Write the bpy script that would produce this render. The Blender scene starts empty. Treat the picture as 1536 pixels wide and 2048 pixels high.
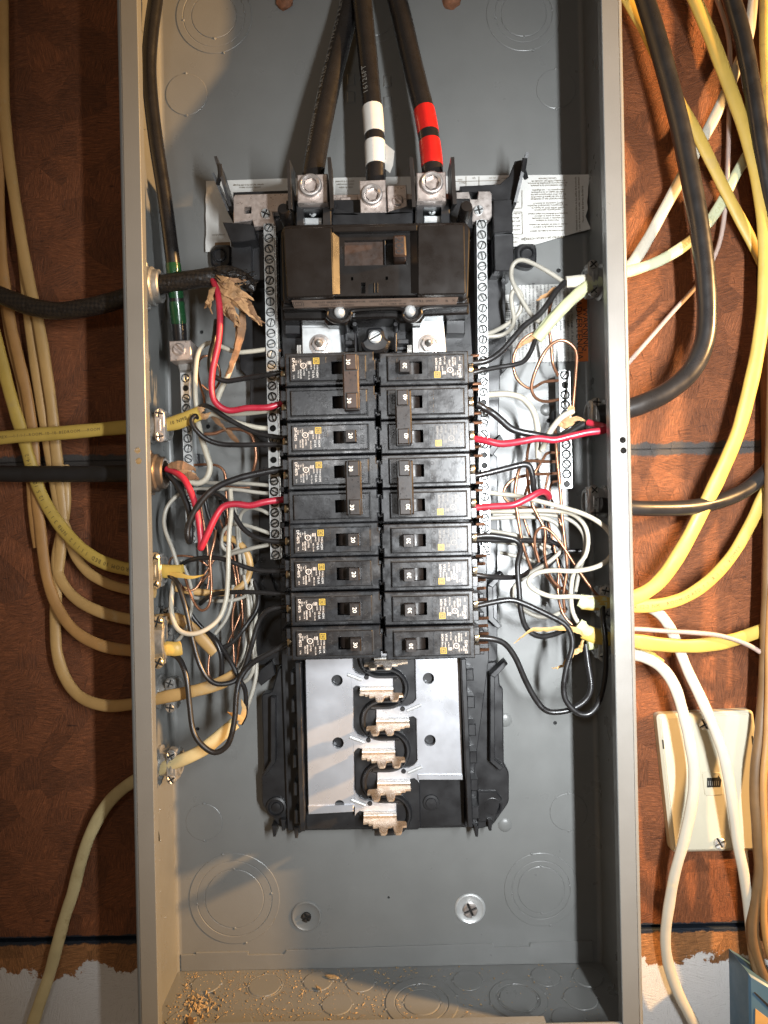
import bpy, math, random
from mathutils import Vector, Matrix
from mathutils.geometry import tessellate_polygon
random.seed(7)
S = bpy.context.scene
COL = S.collection
R = math.radians

# ---------------------------------------------------------------- camera
CAM_D = 0.608                      # metres from the lens to the back of the enclosure
FPX = 1400.0                       # focal length in photo pixels (1536 wide)
ROLL = R(1.2)
CR, SR = math.cos(ROLL), math.sin(ROLL)
cd = bpy.data.cameras.new('camera'); cam = bpy.data.objects.new('camera', cd); COL.objects.link(cam)
cd.sensor_fit = 'VERTICAL'; cd.sensor_height = 36.0; cd.lens = FPX / 2048 * 36.0
cd.clip_start = 0.01; cd.clip_end = 50
cam.matrix_world = Matrix(((CR, SR, 0, 0), (0, 0, -1, -CAM_D), (-SR, CR, 0, 0), (0, 0, 0, 1)))
S.camera = cam
# ---------------------------------------------------------------- world and lamps
w = bpy.data.worlds.new('World'); S.world = w; w.use_nodes = True
w.node_tree.nodes['Background'].inputs[0].default_value = (1.0, 0.70, 0.43, 1)
w.node_tree.nodes['Background'].inputs[1].default_value = 0.155
def lamp(name, kind, loc, power, col, size, aim=None, **k):
    l = bpy.data.lights.new(name, kind); l.energy = power; l.color = col
    if kind == 'AREA': l.shape = 'DISK'; l.size = size
    else: l.shadow_soft_size = size
    for a, b in k.items(): setattr(l, a, b)
    o = bpy.data.objects.new(name, l); COL.objects.link(o); o.location = loc
    if aim: o.rotation_euler = (Vector(aim) - Vector(loc)).to_track_quat('-Z', 'Y').to_euler()
    return o
tl = lamp('work_light', 'AREA', (0.215, -0.66, 0.01), 3.8, (0.93, 0.97, 1.0), 0.02, (0.165, 0, 0.0), spread=R(86))
tl.data.shape = 'RECTANGLE'; tl.data.size = 0.022; tl.data.size_y = 0.30     # upright tube lamp to the right of the photographer
lamp('head_torch', 'AREA', (-0.07, -0.80, 0.12), 0.70, (0.98, 0.99, 1.0), 0.07, (-0.02, 0, 0.0))
lamp('ceiling_bulb', 'POINT', (1.45, -0.57, 0.47), 330, (1.0, 0.57, 0.22), 0.035)
S.view_settings.view_transform = 'Standard'; S.view_settings.look = 'None'
S.view_settings.exposure = 0.0; S.view_settings.gamma = 1.0; S.view_settings.use_curve_mapping = False

# ---------------------------------------------------------------- helpers
def P(x, y, d=0.0):
    """photo pixel at height d (m) over the enclosure's back -> panel coordinates (u, v, d)"""
    a, b = (x - 768) / FPX, (1024 - y) / FPX
    k = CAM_D - d
    return Vector(((a * CR + b * SR) * k, (-a * SR + b * CR) * k, d))
def PL(pts, d): return [P(x, y, d).xy for x, y in pts]
def MM(n, d): return n / FPX * (CAM_D - d)        # photo pixels -> metres at height d
def W(p): return (p[0], -p[2], p[1])
EU, EV, ED = Vector((1, 0, 0)), Vector((0, 1, 0)), Vector((0, 0, 1))

class MB:
    def __init__(s): s.v = []; s.f = []
    def add(s, vs, fs):
        o = len(s.v); s.v += [Vector(q) for q in vs]; s.f += [tuple(i + o for i in q) for q in fs]; return s
    def box(s, u0, u1, v0, v1, d0, d1, c=0.0):
        if c <= 0:
            vs = [(u, v, d) for d in (d0, d1) for u, v in ((u0, v0), (u1, v0), (u1, v1), (u0, v1))]
            return s.add(vs, [(3, 2, 1, 0), (4, 5, 6, 7), (0, 1, 5, 4), (1, 2, 6, 5), (2, 3, 7, 6), (3, 0, 4, 7)])
        return s.prism([(u0, v0), (u1, v0), (u1, v1), (u0, v1)], d0, d1, c)
    def prism(s, poly, d0, d1, c=0.0, holes=(), corner=0.0, cap0=False):
        poly = [Vector((q[0], q[1])) for q in poly]
        ar = sum(poly[i].x * poly[(i + 1) % len(poly)].y - poly[(i + 1) % len(poly)].x * poly[i].y for i in range(len(poly)))
        if ar < 0: poly.reverse()
        if corner > 0: poly = rounded(poly, corner)
        n = len(poly)
        rings = [[(q.x, q.y, d0) for q in poly]]
        if c > 0:
            rings.append([(q.x, q.y, d1 - c) for q in poly])
            top = inset(poly, c)
        else: top = poly
        rings.append([(q.x, q.y, d1) for q in top])
        vs = [q for r_ in rings for q in r_]
        fs = []
        for k in range(len(rings) - 1):
            for i in range(n):
                j = (i + 1) % n; fs.append((k * n + i, k * n + j, (k + 1) * n + j, (k + 1) * n + i))
        s.add(vs, fs)
        loops = [[Vector((q.x, q.y, 0)) for q in top]]
        for h in holes:
            hh = [Vector((q[0], q[1])) for q in h]
            a2 = sum(hh[i].x * hh[(i + 1) % len(hh)].y - hh[(i + 1) % len(hh)].x * hh[i].y for i in range(len(hh)))
            if a2 > 0: hh.reverse()
            m = len(hh)
            s.add([(q.x, q.y, d1) for q in hh] + [(q.x, q.y, d0) for q in hh],
                  [(i, (i + 1) % m, m + (i + 1) % m, m + i) [::-1] for i in range(m)])
            loops.append([Vector((q.x, q.y, 0)) for q in hh])
        flat = [q for l in loops for q in l]
        tri = tessellate_polygon(loops)
        out = []
        for t in tri:
            a, b, e = (flat[i] for i in t)
            out.append(t if (b - a).cross(e - a).z > 0 else (t[0], t[2], t[1]))
        s.add([(q.x, q.y, d1) for q in flat], out)
        if cap0 and not holes:
            s.add([(q.x, q.y, d0) for q in poly], [tuple(range(n))[::-1]])
        return s
    def extr(s, prof, axis, a0, a1):
        """closed profile extruded along 'u' or 'v'; profile in (v,d) or (u,d)"""
        n = len(prof)
        def mk(p, a): return (a, p[0], p[1]) if axis == 'u' else (p[0], a, p[1])
        vs = [mk(p, a0) for p in prof] + [mk(p, a1) for p in prof]
        ar = sum(prof[i][0] * prof[(i + 1) % n][1] - prof[(i + 1) % n][0] * prof[i][1] for i in range(n))
        if axis == 'v': ar = -ar
        fs = [(i, (i + 1) % n, n + (i + 1) % n, n + i) for i in range(n)]
        if ar < 0: fs = [q[::-1] for q in fs]
        tri = tessellate_polygon([[Vector((p[0], p[1], 0)) for p in prof]])
        pv = [Vector((p[0], p[1], 0)) for p in prof]
        for t in tri:
            a, b, e = (pv[i] for i in t); z = (b - a).cross(e - a).z
            if axis == 'v': z = -z
            if z < 0: t = (t[0], t[2], t[1])
            fs.append(tuple(i + n for i in t)); fs.append(tuple(t)[::-1])
        return s.add(vs, fs)
    def lathe(s, prof, c=(0, 0, 0), ax=ED, seg=24, a0=0.0, a1=None):
        c = Vector(c); ax = Vector(ax).normalized()
        e1 = ax.cross(EV if abs(ax.y) < .9 else EU).normalized(); e2 = ax.cross(e1)
        full = a1 is None
        m = seg if full else seg + 1
        vs = []
        for r_, h in prof:
            for k in range(m):
                a = 2 * math.pi * k / seg if full else a0 + (a1 - a0) * k / seg
                vs.append(c + e1 * (r_ * math.cos(a)) + e2 * (r_ * math.sin(a)) + ax * h)
        fs = []
        for i in range(len(prof) - 1):
            for k in range(seg):
                j = (k + 1) % m if full else k + 1
                fs.append((i * m + k, (i + 1) * m + k, (i + 1) * m + j, i * m + j)[::-1])
        return s.add(vs, fs)
    def tube(s, pts, ra, rb=None, seg=10, caps=True, ref=ED, jit=0.0):
        """ra across the wall, rb towards the viewer; both may be lists"""
        n = len(pts)
        ra = ra if isinstance(ra, (list, tuple)) else [ra] * n
        rb = ra if rb is None else (rb if isinstance(rb, (list, tuple)) else [rb] * n)
        vs = []; prev = None
        for i in range(n):
            t = (pts[min(i + 1, n - 1)] - pts[max(i - 1, 0)])
            if t.length < 1e-9: t = Vector((1, 0, 0))
            t.normalize()
            if prev is None:
                x = t.cross(ref)
                if x.length < .15: x = t.cross(EV)
            else:
                x = prev - t * prev.dot(t)
                y0 = t.cross(ref)
                if y0.length > .3:
                    y0.normalize()
                    if y0.dot(x) < 0: y0 = -y0
                    x = x.normalized() * .5 + y0 * .5
            x.normalize(); prev = x
            y = x.cross(t).normalized()
            for k in range(seg):
                a = 2 * math.pi * k / seg
                ca, sa = math.cos(a), math.sin(a)
                vs.append(pts[i] + x * (ra[i] * ca) + y * (rb[i] * sa))
        fs = []
        for i in range(n - 1):
            for k in range(seg):
                j = (k + 1) % seg
                fs.append((i * seg + k, i * seg + j, (i + 1) * seg + j, (i + 1) * seg + k))
        if caps:
            fs.append(tuple(range(seg))[::-1]); fs.append(tuple(range((n - 1) * seg, n * seg)))
        # make the faces look outwards
        a, b, e = (vs[i] for i in fs[0][:3])
        cen = pts[0]
        if (b - a).cross(e - a).dot(a - cen) < 0: fs = [q[::-1] for q in fs]
        return s.add(vs, fs)
    def text(s, t, c, right, up, size, bold=0):
        """flat lettering centred at c"""
        gv, gf, wd = glyphs(t)
        c = Vector(c); right = Vector(right); up = Vector(up)
        return s.add([c + right * ((x - wd / 2) * size) + up * ((y - .35) * size) for x, y in gv], gf)
    def move(s, off):
        for q in s.v: q += off
        return s
    def build(s, name, mat, parent=None, origin=(0, 0, 0), sharp=38, smooth=True):
        o_ = Vector(origin)
        me = bpy.data.meshes.new(name)
        me.from_pydata([W(q - o_) for q in s.v], [], s.f)
        me.materials.append(mat); me.validate(); me.update()
        if smooth and me.polygons:
            me.polygons.foreach_set('use_smooth', [True] * len(me.polygons))
            try: me.set_sharp_from_angle(angle=R(sharp))
            except Exception: pass
        ob = bpy.data.objects.new(name, me); COL.objects.link(ob)
        if parent is not None: ob.parent = parent
        else: ob.location = W(o_)
        return ob

def inset(poly, c):
    n = len(poly); out = []
    for i in range(n):
        a, b, e = poly[i - 1], poly[i], poly[(i + 1) % n]
        t1 = (b - a); t2 = (e - b)
        if t1.length < 1e-9 or t2.length < 1e-9: out.append(b.copy()); continue
        t1.normalize(); t2.normalize()
        n1 = Vector((-t1.y, t1.x)); n2 = Vector((-t2.y, t2.x))
        m = n1 + n2
        if m.length < .2: out.append(b + n1 * c); continue
        m.normalize(); out.append(b + m * (c / max(.4, m.dot(n1))))
    return out
def rounded(poly, r_, k=3):
    n = len(poly); out = []
    for i in range(n):
        a, b, e = poly[i - 1], poly[i], poly[(i + 1) % n]
        l = min(r_, (a - b).length * .45, (e - b).length * .45)
        p0 = b + (a - b).normalized() * l; p1 = b + (e - b).normalized() * l
        for j in range(k + 1):
            t = j / k; out.append(p0 * (1 - t) ** 2 + b * 2 * t * (1 - t) + p1 * t * t)
    return out
def circle(c, r_, n=16): return [(c[0] + r_ * math.cos(2 * math.pi * k / n), c[1] + r_ * math.sin(2 * math.pi * k / n)) for k in range(n)]
def rect(u0, u1, v0, v1): return [(u0, v0), (u1, v0), (u1, v1), (u0, v1)]

_G = {}
def glyphs(t):
    if t in _G: return _G[t]
    cu = bpy.data.curves.new('lettering', 'FONT'); cu.body = t; cu.size = 1.0; cu.resolution_u = 2
    ob = bpy.data.objects.new('lettering', cu); COL.objects.link(ob)
    dg = bpy.context.evaluated_depsgraph_get(); me = ob.evaluated_get(dg).to_mesh()
    vs = [(q.co.x, q.co.y) for q in me.vertices]; fs = [tuple(p.vertices) for p in me.polygons]
    wd = max([q[0] for q in vs], default=0) + min([q[0] for q in vs], default=0)
    ob.evaluated_get(dg).to_mesh_clear()
    bpy.data.objects.remove(ob); bpy.data.curves.remove(cu)
    _G[t] = (vs, fs, wd); return _G[t]

def spline(pts, n=6):
    pts = [Vector(p) for p in pts]
    q = [pts[0] * 2 - pts[1]] + pts + [pts[-1] * 2 - pts[-2]]
    out = []
    for i in range(1, len(q) - 2):
        a, b, c, e = q[i - 1], q[i], q[i + 1], q[i + 2]
        for k in range(n):
            t = k / n
            out.append(.5 * (2 * b + (c - a) * t + (2 * a - 5 * b + 4 * c - e) * t * t + (3 * b - a - 3 * c + e) * t ** 3))
    out.append(pts[-1]); return out
def path(s, n=6):
    """'x,y,d x,y x,y,d' photo pixels with height in mm (kept / blended where left out)"""
    raw = [[float(q) for q in t.split(',')] for t in s.split()]
    ds = [(i, t[2]) for i, t in enumerate(raw) if len(t) > 2]
    pts = []
    for i, t in enumerate(raw):
        if len(t) > 2: d = t[2]
        else:
            lo = max([k for k in ds if k[0] < i], default=ds[0]); hi = min([k for k in ds if k[0] > i], default=ds[-1])
            if lo[0] > hi[0] or lo == hi: d = lo[1]
            elif hi[0] < i: d = lo[1]
            else: d = lo[1] + (hi[1] - lo[1]) * (i - lo[0]) / (hi[0] - lo[0])
        pts.append(P(t[0], t[1], d / 1000))
    return spline(pts, n)

def thing(name, label, cat, c=(0, 0, 0), group=None, kind=None):
    o = bpy.data.objects.new(name, None); COL.objects.link(o); o.location = W(c)
    o.empty_display_size = .01
    o['label'] = label; o['category'] = cat
    if group: o['group'] = group
    if kind: o['kind'] = kind
    return o
def tag(o, label, cat, group=None, kind=None):
    o['label'] = label; o['category'] = cat
    if group: o['group'] = group
    if kind: o['kind'] = kind
    return o
def link(name, mesh_ob, parent, c, rot=0.0, label=None):
    """another part that shares mesh_ob's mesh"""
    o = mesh_ob.copy(); o.name = name; COL.objects.link(o); o.parent = parent
    o.location = W(c); o.rotation_euler = (0, -rot, 0)
    if label: o['label'] = label
    return o

# ---------------------------------------------------------------- materials
def nodes(name):
    m = bpy.data.materials.new(name); m.use_nodes = True
    nt = m.node_tree; return m, nt, nt.nodes['Principled BSDF'], nt.nodes, nt.links
def M(name, col, rough=.5, metal=0.0, var=.18, scale=60, bump=0.0, bscale=600, col2=None, spec=.5, rvar=.12, blotch=None, coat=0.0, stretch=None):
    m, nt, b, N, L = nodes(name)
    geo = N.new('ShaderNodeNewGeometry')
    vec = geo.outputs['Position']
    if stretch:
        mp = N.new('ShaderNodeMapping'); mp.inputs['Scale'].default_value = stretch; L.new(vec, mp.inputs['Vector']); vec = mp.outputs[0]
    n1 = N.new('ShaderNodeTexNoise'); n1.inputs['Scale'].default_value = scale; n1.inputs['Detail'].default_value = 6; n1.inputs['Roughness'].default_value = .62
    L.new(vec, n1.inputs['Vector'])
    cr = N.new('ShaderNodeValToRGB'); c2 = col2 or tuple(min(1, c * (1 + var)) for c in col); c1 = tuple(c * (1 - var) for c in col)
    cr.color_ramp.elements[0].position = .3; cr.color_ramp.elements[1].position = .7
    cr.color_ramp.elements[0].color = (*c1, 1); cr.color_ramp.elements[1].color = (*c2, 1)
    L.new(n1.outputs[0], cr.inputs[0]); out = cr.outputs[0]
    if blotch:                                    # (colour, scale, threshold, softness)
        n3 = N.new('ShaderNodeTexNoise'); n3.inputs['Scale'].default_value = blotch[1]; n3.inputs['Detail'].default_value = 9; n3.inputs['Roughness'].default_value = .7
        L.new(geo.outputs['Position'], n3.inputs['Vector'])
        mr = N.new('ShaderNodeMapRange'); mr.inputs['From Min'].default_value = blotch[2]; mr.inputs['From Max'].default_value = blotch[2] + blotch[3]
        L.new(n3.outputs[0], mr.inputs['Value'])
        mx = N.new('ShaderNodeMix'); mx.data_type = 'RGBA'; L.new(mr.outputs[0], mx.inputs[0]); L.new(out, mx.inputs[6]); mx.inputs[7].default_value = (*blotch[0], 1); out = mx.outputs[2]
    L.new(out, b.inputs['Base Color'])
    n2 = N.new('ShaderNodeTexNoise'); n2.inputs['Scale'].default_value = scale * 1.7; n2.inputs['Detail'].default_value = 5
    L.new(vec, n2.inputs['Vector'])
    mr2 = N.new('ShaderNodeMapRange'); mr2.inputs['From Min'].default_value = .3; mr2.inputs['From Max'].default_value = .7
    mr2.inputs['To Min'].default_value = max(.03, rough - rvar); mr2.inputs['To Max'].default_value = min(1, rough + rvar)
    L.new(n2.outputs[0], mr2.inputs['Value']); L.new(mr2.outputs[0], b.inputs['Roughness'])
    b.inputs['Metallic'].default_value = metal; b.inputs['Specular IOR Level'].default_value = spec
    b.inputs['Coat Weight'].default_value = coat; b.inputs['Coat Roughness'].default_value = .15
    if bump > 0:
        nb = N.new('ShaderNodeTexNoise'); nb.inputs['Scale'].default_value = bscale; nb.inputs['Detail'].default_value = 4
        L.new(vec, nb.inputs['Vector'])
        bp = N.new('ShaderNodeBump'); bp.inputs['Strength'].default_value = bump; bp.inputs['Distance'].default_value = .0006
        L.new(nb.outputs[0], bp.inputs['Height']); L.new(bp.outputs[0], b.inputs['Normal'])
    return m
m_grey = M('grey_enamel', (.154, .157, .152), .33, 0, .05, 25, .10, 900, spec=.5, rvar=.07)
m_black = M('black_plastic', (.014, .014, .015), .36, 0, .3, 40, .05, 700, rvar=.1)
m_brk = M('breaker_plastic', (.014, .014, .015), .27, 0, .3, 90, .06, 500, rvar=.08, blotch=((.045, .046, .048), 130, .56, .12))
m_main = M('main_breaker_plastic', (.0075, .0062, .0056), .30, 0, .12, 40, .02, 500, rvar=.06, blotch=((.012, .011, .011), 45, .60, .2), spec=.38)
m_brown = M('brown_handle_plastic', (.030, .016, .010), .45, 0, .25, 150, .06, 900, spec=.4)
m_handle = M('black_handle_plastic', (.013, .009, .007), .38, 0, .25, 150, .06, 900, spec=.34)
m_zinc = M('zinc_plate', (.60, .62, .62), .34, .55, .08, 160, .04, 700, rvar=.06)
m_bus = M('tinned_bus', (.54, .55, .58), .30, .6, .05, 24, .02, 300, rvar=.07)
m_scr = M('screw_steel', (.60, .61, .60), .33, .5, .08, 200)
m_alu = M('aluminium', (.58, .53, .50), .36, .75, .12, 140, .12, 900)
m_lug = M('aluminium_lug', (.60, .51, .46), .36, .7, .12, 200, .2, 1200)
m_cop = M('tinned_copper', (.62, .50, .38), .30, .8, .12, 120)
m_tin = M('tin_plate', (.74, .72, .68), .28, .75, .12, 150, .03)
m_dull = M('dull_steel', (.30, .295, .28), .40, .6, .3, 120, .15, 800, rvar=.15)
m_brass = M('brassy_steel', (.56, .49, .36), .30, .85, .25, 120, .1, 800)
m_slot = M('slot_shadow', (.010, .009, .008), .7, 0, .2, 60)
m_hole = M('hole_dark', (.006, .006, .006), .8, 0, .1, 60)
m_cred = M('red_insulation', (.36, .018, .035), .36, 0, .14, 60, .04, 300)
m_cblk = M('black_insulation', (.013, .012, .012), .34, 0, .25, 80, .05, 300)
m_cwht = M('white_insulation', (.41, .375, .30), .42, 0, .12, 50, .04, 300, blotch=((.42, .34, .22), 60, .62, .12))
m_cgry = M('greyed_insulation', (.31, .29, .245), .42, 0, .15, 50, .04, 300)
m_bare = M('bare_copper', (.34, .165, .095), .34, .8, .35, 90, .05, 300)
m_feed = M('black_feeder_jacket', (.011, .010, .010), .27, 0, .2, 60, .06, 350, rvar=.06)
m_jack = M('black_cable_jacket', (.015, .014, .014), .32, 0, .3, 40, .10, 160, rvar=.08, blotch=((.045, .036, .028), 35, .62, .15))
m_mblk = M('matt_black_jacket', (.010, .009, .009), .55, 0, .2, 40, .1, 300)
m_yel = M('yellow_sheath', (.45, .305, .066), .46, 0, .12, 30, .12, 150, blotch=((.42, .29, .10), 40, .60, .15))
m_oran = M('orange_sheath', (.56, .35, .08), .5, 0, .18, 30, .12, 150, blotch=((.34, .20, .07), 35, .58, .15))
m_ygrn = M('yellow_green_sheath', (.38, .385, .22), .5, 0, .14, 40, .12, 200, blotch=((.32, .30, .14), 60, .58, .12))
m_pale = M('pale_yellow_sheath', (.46, .38, .20), .5, 0, .14, 40, .12, 200, blotch=((.34, .26, .12), 50, .58, .12))
m_pgrn = M('pale_green_sheath', (.42, .44, .29), .5, 0, .14, 30, .12, 200, blotch=((.60, .48, .20), 28, .55, .10))
m_cream = M('cream_sheath', (.43, .26, .095), .5, 0, .12, 30, .12, 170, blotch=((.45, .33, .18), 40, .60, .14))
m_tan = M('tan_sheath', (.35, .18, .058), .52, 0, .16, 30, .15, 170, blotch=((.30, .19, .09), 35, .58, .15))
m_brwn = M('brown_sheath', (.15, .085, .036), .5, 0, .22, 35, .2, 140, blotch=((.16, .09, .04), 45, .58, .15))
m_wsh = M('white_sheath', (.42, .39, .32), .45, 0, .08, 30, .1, 170, blotch=((.55, .44, .28), 40, .62, .15))
m_pink = M('pinkish_cord', (.36, .27, .23), .42, 0, .15, 50, .05, 200)
m_kraft = M('kraft_paper', (.36, .20, .09), .8, 0, .4, 140, .5, 500, blotch=((.22, .12, .06), 110, .58, .12))
m_kraft2 = M('dark_kraft_paper', (.20, .105, .05), .8, 0, .4, 140, .5, 500)
m_paper = M('white_paper', (.52, .515, .49), .6, 0, .05, 60, .05, 400)
m_tape_w = M('white_tape', (.54, .52, .48), .38, 0, .05, 80, .1, 300)
m_tape_r = M('red_tape', (.40, .012, .010), .22, 0, .12, 80, .1, 250)
m_tape_g = M('green_tape', (.010, .050, .018), .22, 0, .2, 80, .1, 250)
m_ink = M('black_ink', (.015, .015, .015), .5, 0, .1, 200)
m_ink2 = M('faded_ink', (.10, .07, .03), .6, 0, .4, 300)
m_pr_w = M('white_print', (.66, .60, .54), .5, 0, .25, 500)
m_pr_g = M('grey_print', (.20, .19, .17), .5, 0, .3, 300)
m_pr_y = M('yellow_print', (.42, .29, .025), .5, 0, .12, 300)
m_num = M('number_white', (.74, .72, .66), .5, 0, .1, 300)
m_lab = M('black_label', (.024, .022, .021), .30, 0, .25, 300, rvar=.1)
m_tlab = M('tan_label', (.15, .105, .08), .42, 0, .15, 120)
m_org = M('orange_label', (.60, .15, .025), .5, 0, .1, 80)
m_ivory = M('ivory_plastic', (.46, .43, .33), .38, 0, .05, 20, .04, 600)
m_blue = M('blue_plastic', (.055, .115, .175), .45, 0, .12, 30, .1, 400)
m_rust = M('rusty_iron', (.19, .08, .04), .85, .1, .45, 180, .8, 500)
m_chip = M('wood_chips', (.30, .21, .11), .85, 0, .5, 900, .2, 900)
m_gold = M('gold_edge', (.42, .24, .08), .4, .3, .2, 200)
m_stain = M('stained_pine', (.20, .085, .032), .55, 0, .3, 40, .3, 300, stretch=(14, 14, 1))

def braid():
    m, nt, b, N, L = nodes('woven_cable_braid')
    geo = N.new('ShaderNodeNewGeometry')
    mp = N.new('ShaderNodeMapping'); mp.inputs['Rotation'].default_value = (0, R(40), 0); L.new(geo.outputs['Position'], mp.inputs['Vector'])
    br = N.new('ShaderNodeTexChecker'); br.inputs['Scale'].default_value = 400
    L.new(mp.outputs[0], br.inputs['Vector']); br.inputs['Color1'].default_value = (.008, .006, .005, 1); br.inputs['Color2'].default_value = (.035, .024, .016, 1)
    nz = N.new('ShaderNodeTexNoise'); nz.inputs['Scale'].default_value = 240; nz.inputs['Detail'].default_value = 8; L.new(geo.outputs['Position'], nz.inputs['Vector'])
    mx = N.new('ShaderNodeMix'); mx.data_type = 'RGBA'; L.new(nz.outputs[0], mx.inputs[0]); L.new(br.outputs[0], mx.inputs[6]); mx.inputs[7].default_value = (.010, .008, .007, 1)
    L.new(mx.outputs[2], b.inputs['Base Color']); b.inputs['Roughness'].default_value = .38
    ad = N.new('ShaderNodeMath'); ad.operation = 'ADD'; L.new(br.outputs[1], ad.inputs[0]); L.new(nz.outputs[0], ad.inputs[1])
    bp = N.new('ShaderNodeBump'); bp.inputs['Strength'].default_value = .9; bp.inputs['Distance'].default_value = .0012; L.new(ad.outputs[0], bp.inputs['Height']); L.new(bp.outputs[0], b.inputs['Normal'])
    return m
m_braid = braid()

def osb(name, tone, paint=None, joints=()):
    m, nt, b, N, L = nodes(name)
    geo = N.new('ShaderNodeNewGeometry'); pos = geo.outputs['Position']
    wob = N.new('ShaderNodeTexNoise'); wob.inputs['Scale'].default_value = 14; wob.inputs['Detail'].default_value = 4; L.new(pos, wob.inputs['Vector'])
    va = N.new('ShaderNodeVectorMath'); va.operation = 'MULTIPLY_ADD'; L.new(wob.outputs[1], va.inputs[0]); va.inputs[1].default_value = (.014, .0, .014); L.new(pos, va.inputs[2])
    def layer(vs, sx, sz, seed):
        vo = N.new('ShaderNodeTexVoronoi'); vo.inputs['Scale'].default_value = vs
        mp0 = N.new('ShaderNodeMapping'); mp0.inputs['Location'].default_value = (seed, 0, seed * .7); mp0.inputs['Scale'].default_value = (1, 0, 1); L.new(va.outputs[0], mp0.inputs['Vector'])
        L.new(mp0.outputs[0], vo.inputs['Vector'])
        sep = N.new('ShaderNodeSeparateColor'); L.new(vo.outputs['Color'], sep.inputs[0])
        q1 = N.new('ShaderNodeMath'); q1.operation = 'GREATER_THAN'; L.new(sep.outputs[0], q1.inputs[0]); q1.inputs[1].default_value = .62
        q2 = N.new('ShaderNodeMath'); q2.operation = 'MULTIPLY_ADD'; L.new(q1.outputs[0], q2.inputs[0]); q2.inputs[1].default_value = 1.4; q2.inputs[2].default_value = -.25
        an = N.new('ShaderNodeMath'); an.operation = 'MULTIPLY_ADD'; L.new(sep.outputs[2], an.inputs[0]); an.inputs[1].default_value = .7; L.new(q2.outputs[0], an.inputs[2])
        rt = N.new('ShaderNodeVectorRotate'); rt.rotation_type = 'Y_AXIS'; L.new(pos, rt.inputs['Vector']); L.new(an.outputs[0], rt.inputs['Angle'])
        mp = N.new('ShaderNodeMapping'); mp.inputs['Scale'].default_value = (sx, 1, sz); L.new(rt.outputs[0], mp.inputs['Vector'])
        nz = N.new('ShaderNodeTexNoise'); nz.inputs['Scale'].default_value = 1; nz.inputs['Detail'].default_value = 7; nz.inputs['Roughness'].default_value = .7
        L.new(mp.outputs[0], nz.inputs['Vector'])
        return nz.outputs[0], sep.outputs[1]
    f1, c1 = layer(40, 90, 900, .3); f2, c2 = layer(95, 300, 2400, 1.9)
    mixf = N.new('ShaderNodeMix'); mixf.data_type = 'FLOAT'; mixf.inputs[0].default_value = .4; L.new(f1, mixf.inputs[2]); L.new(f2, mixf.inputs[3])
    cr = N.new('ShaderNodeValToRGB'); e = cr.color_ramp.elements
    e[0].position = .35; e[0].color = (*[t * .16 for t in tone], 1); e[1].position = .65; e[1].color = (*[min(1, t * 1.95) for t in tone], 1)
    k = e.new(.43); k.color = (*[t * .62 for t in tone], 1); k = e.new(.52); k.color = (*tone, 1)
    L.new(mixf.outputs[0], cr.inputs[0])
    cm = N.new('ShaderNodeMapRange'); cm.inputs['To Min'].default_value = .74; cm.inputs['To Max'].default_value = 1.18; L.new(c1, cm.inputs['Value'])
    mul = N.new('ShaderNodeMix'); mul.data_type = 'RGBA'; mul.blend_type = 'MULTIPLY'; mul.inputs[0].default_value = 1; L.new(cr.outputs[0], mul.inputs[6]); L.new(cm.outputs[0], mul.inputs[7])
    out = mul.outputs[2]
    mpk = N.new('ShaderNodeMapping'); mpk.inputs['Rotation'].default_value = (0, R(14), 0); mpk.inputs['Scale'].default_value = (75, 1, 420); L.new(pos, mpk.inputs['Vector'])
    nk = N.new('ShaderNodeTexNoise'); nk.inputs['Scale'].default_value = 1; nk.inputs['Detail'].default_value = 5; nk.inputs['Distortion'].default_value = .6; L.new(mpk.outputs[0], nk.inputs['Vector'])
    mk = N.new('ShaderNodeMapRange'); mk.inputs['From Min'].default_value = .66; mk.inputs['From Max'].default_value = .74; mk.inputs['To Max'].default_value = .8; L.new(nk.outputs[0], mk.inputs['Value'])
    xk = N.new('ShaderNodeMix'); xk.data_type = 'RGBA'; L.new(mk.outputs[0], xk.inputs[0]); L.new(out, xk.inputs[6]); xk.inputs[7].default_value = (*[t * .12 for t in tone], 1); out = xk.outputs[2]
    sx = N.new('ShaderNodeSeparateXYZ'); L.new(pos, sx.inputs[0])
    rag = N.new('ShaderNodeTexNoise'); rag.inputs['Scale'].default_value = 90; rag.inputs['Detail'].default_value = 8; rag.inputs['Roughness'].default_value = .75; L.new(pos, rag.inputs['Vector'])
    for z, hw, colr, soft in joints:              # adhesive and paint smeared along a joint
        s_ = N.new('ShaderNodeMath'); s_.operation = 'SUBTRACT'; L.new(sx.outputs[2], s_.inputs[0]); s_.inputs[1].default_value = z
        a_ = N.new('ShaderNodeMath'); a_.operation = 'ABSOLUTE'; L.new(s_.outputs[0], a_.inputs[0])
        r_ = N.new('ShaderNodeMath'); r_.operation = 'MULTIPLY_ADD'; L.new(rag.outputs[0], r_.inputs[0]); r_.inputs[1].default_value = soft; L.new(a_.outputs[0], r_.inputs[2])
        mr = N.new('ShaderNodeMapRange'); mr.inputs['From Min'].default_value = hw + soft * .55; mr.inputs['From Max'].default_value = hw + soft * .42; L.new(r_.outputs[0], mr.inputs['Value'])
        mx = N.new('ShaderNodeMix'); mx.data_type = 'RGBA'; L.new(mr.outputs[0], mx.inputs[0]); L.new(out, mx.inputs[6]); mx.inputs[7].default_value = (*colr, 1); out = mx.outputs[2]
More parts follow.
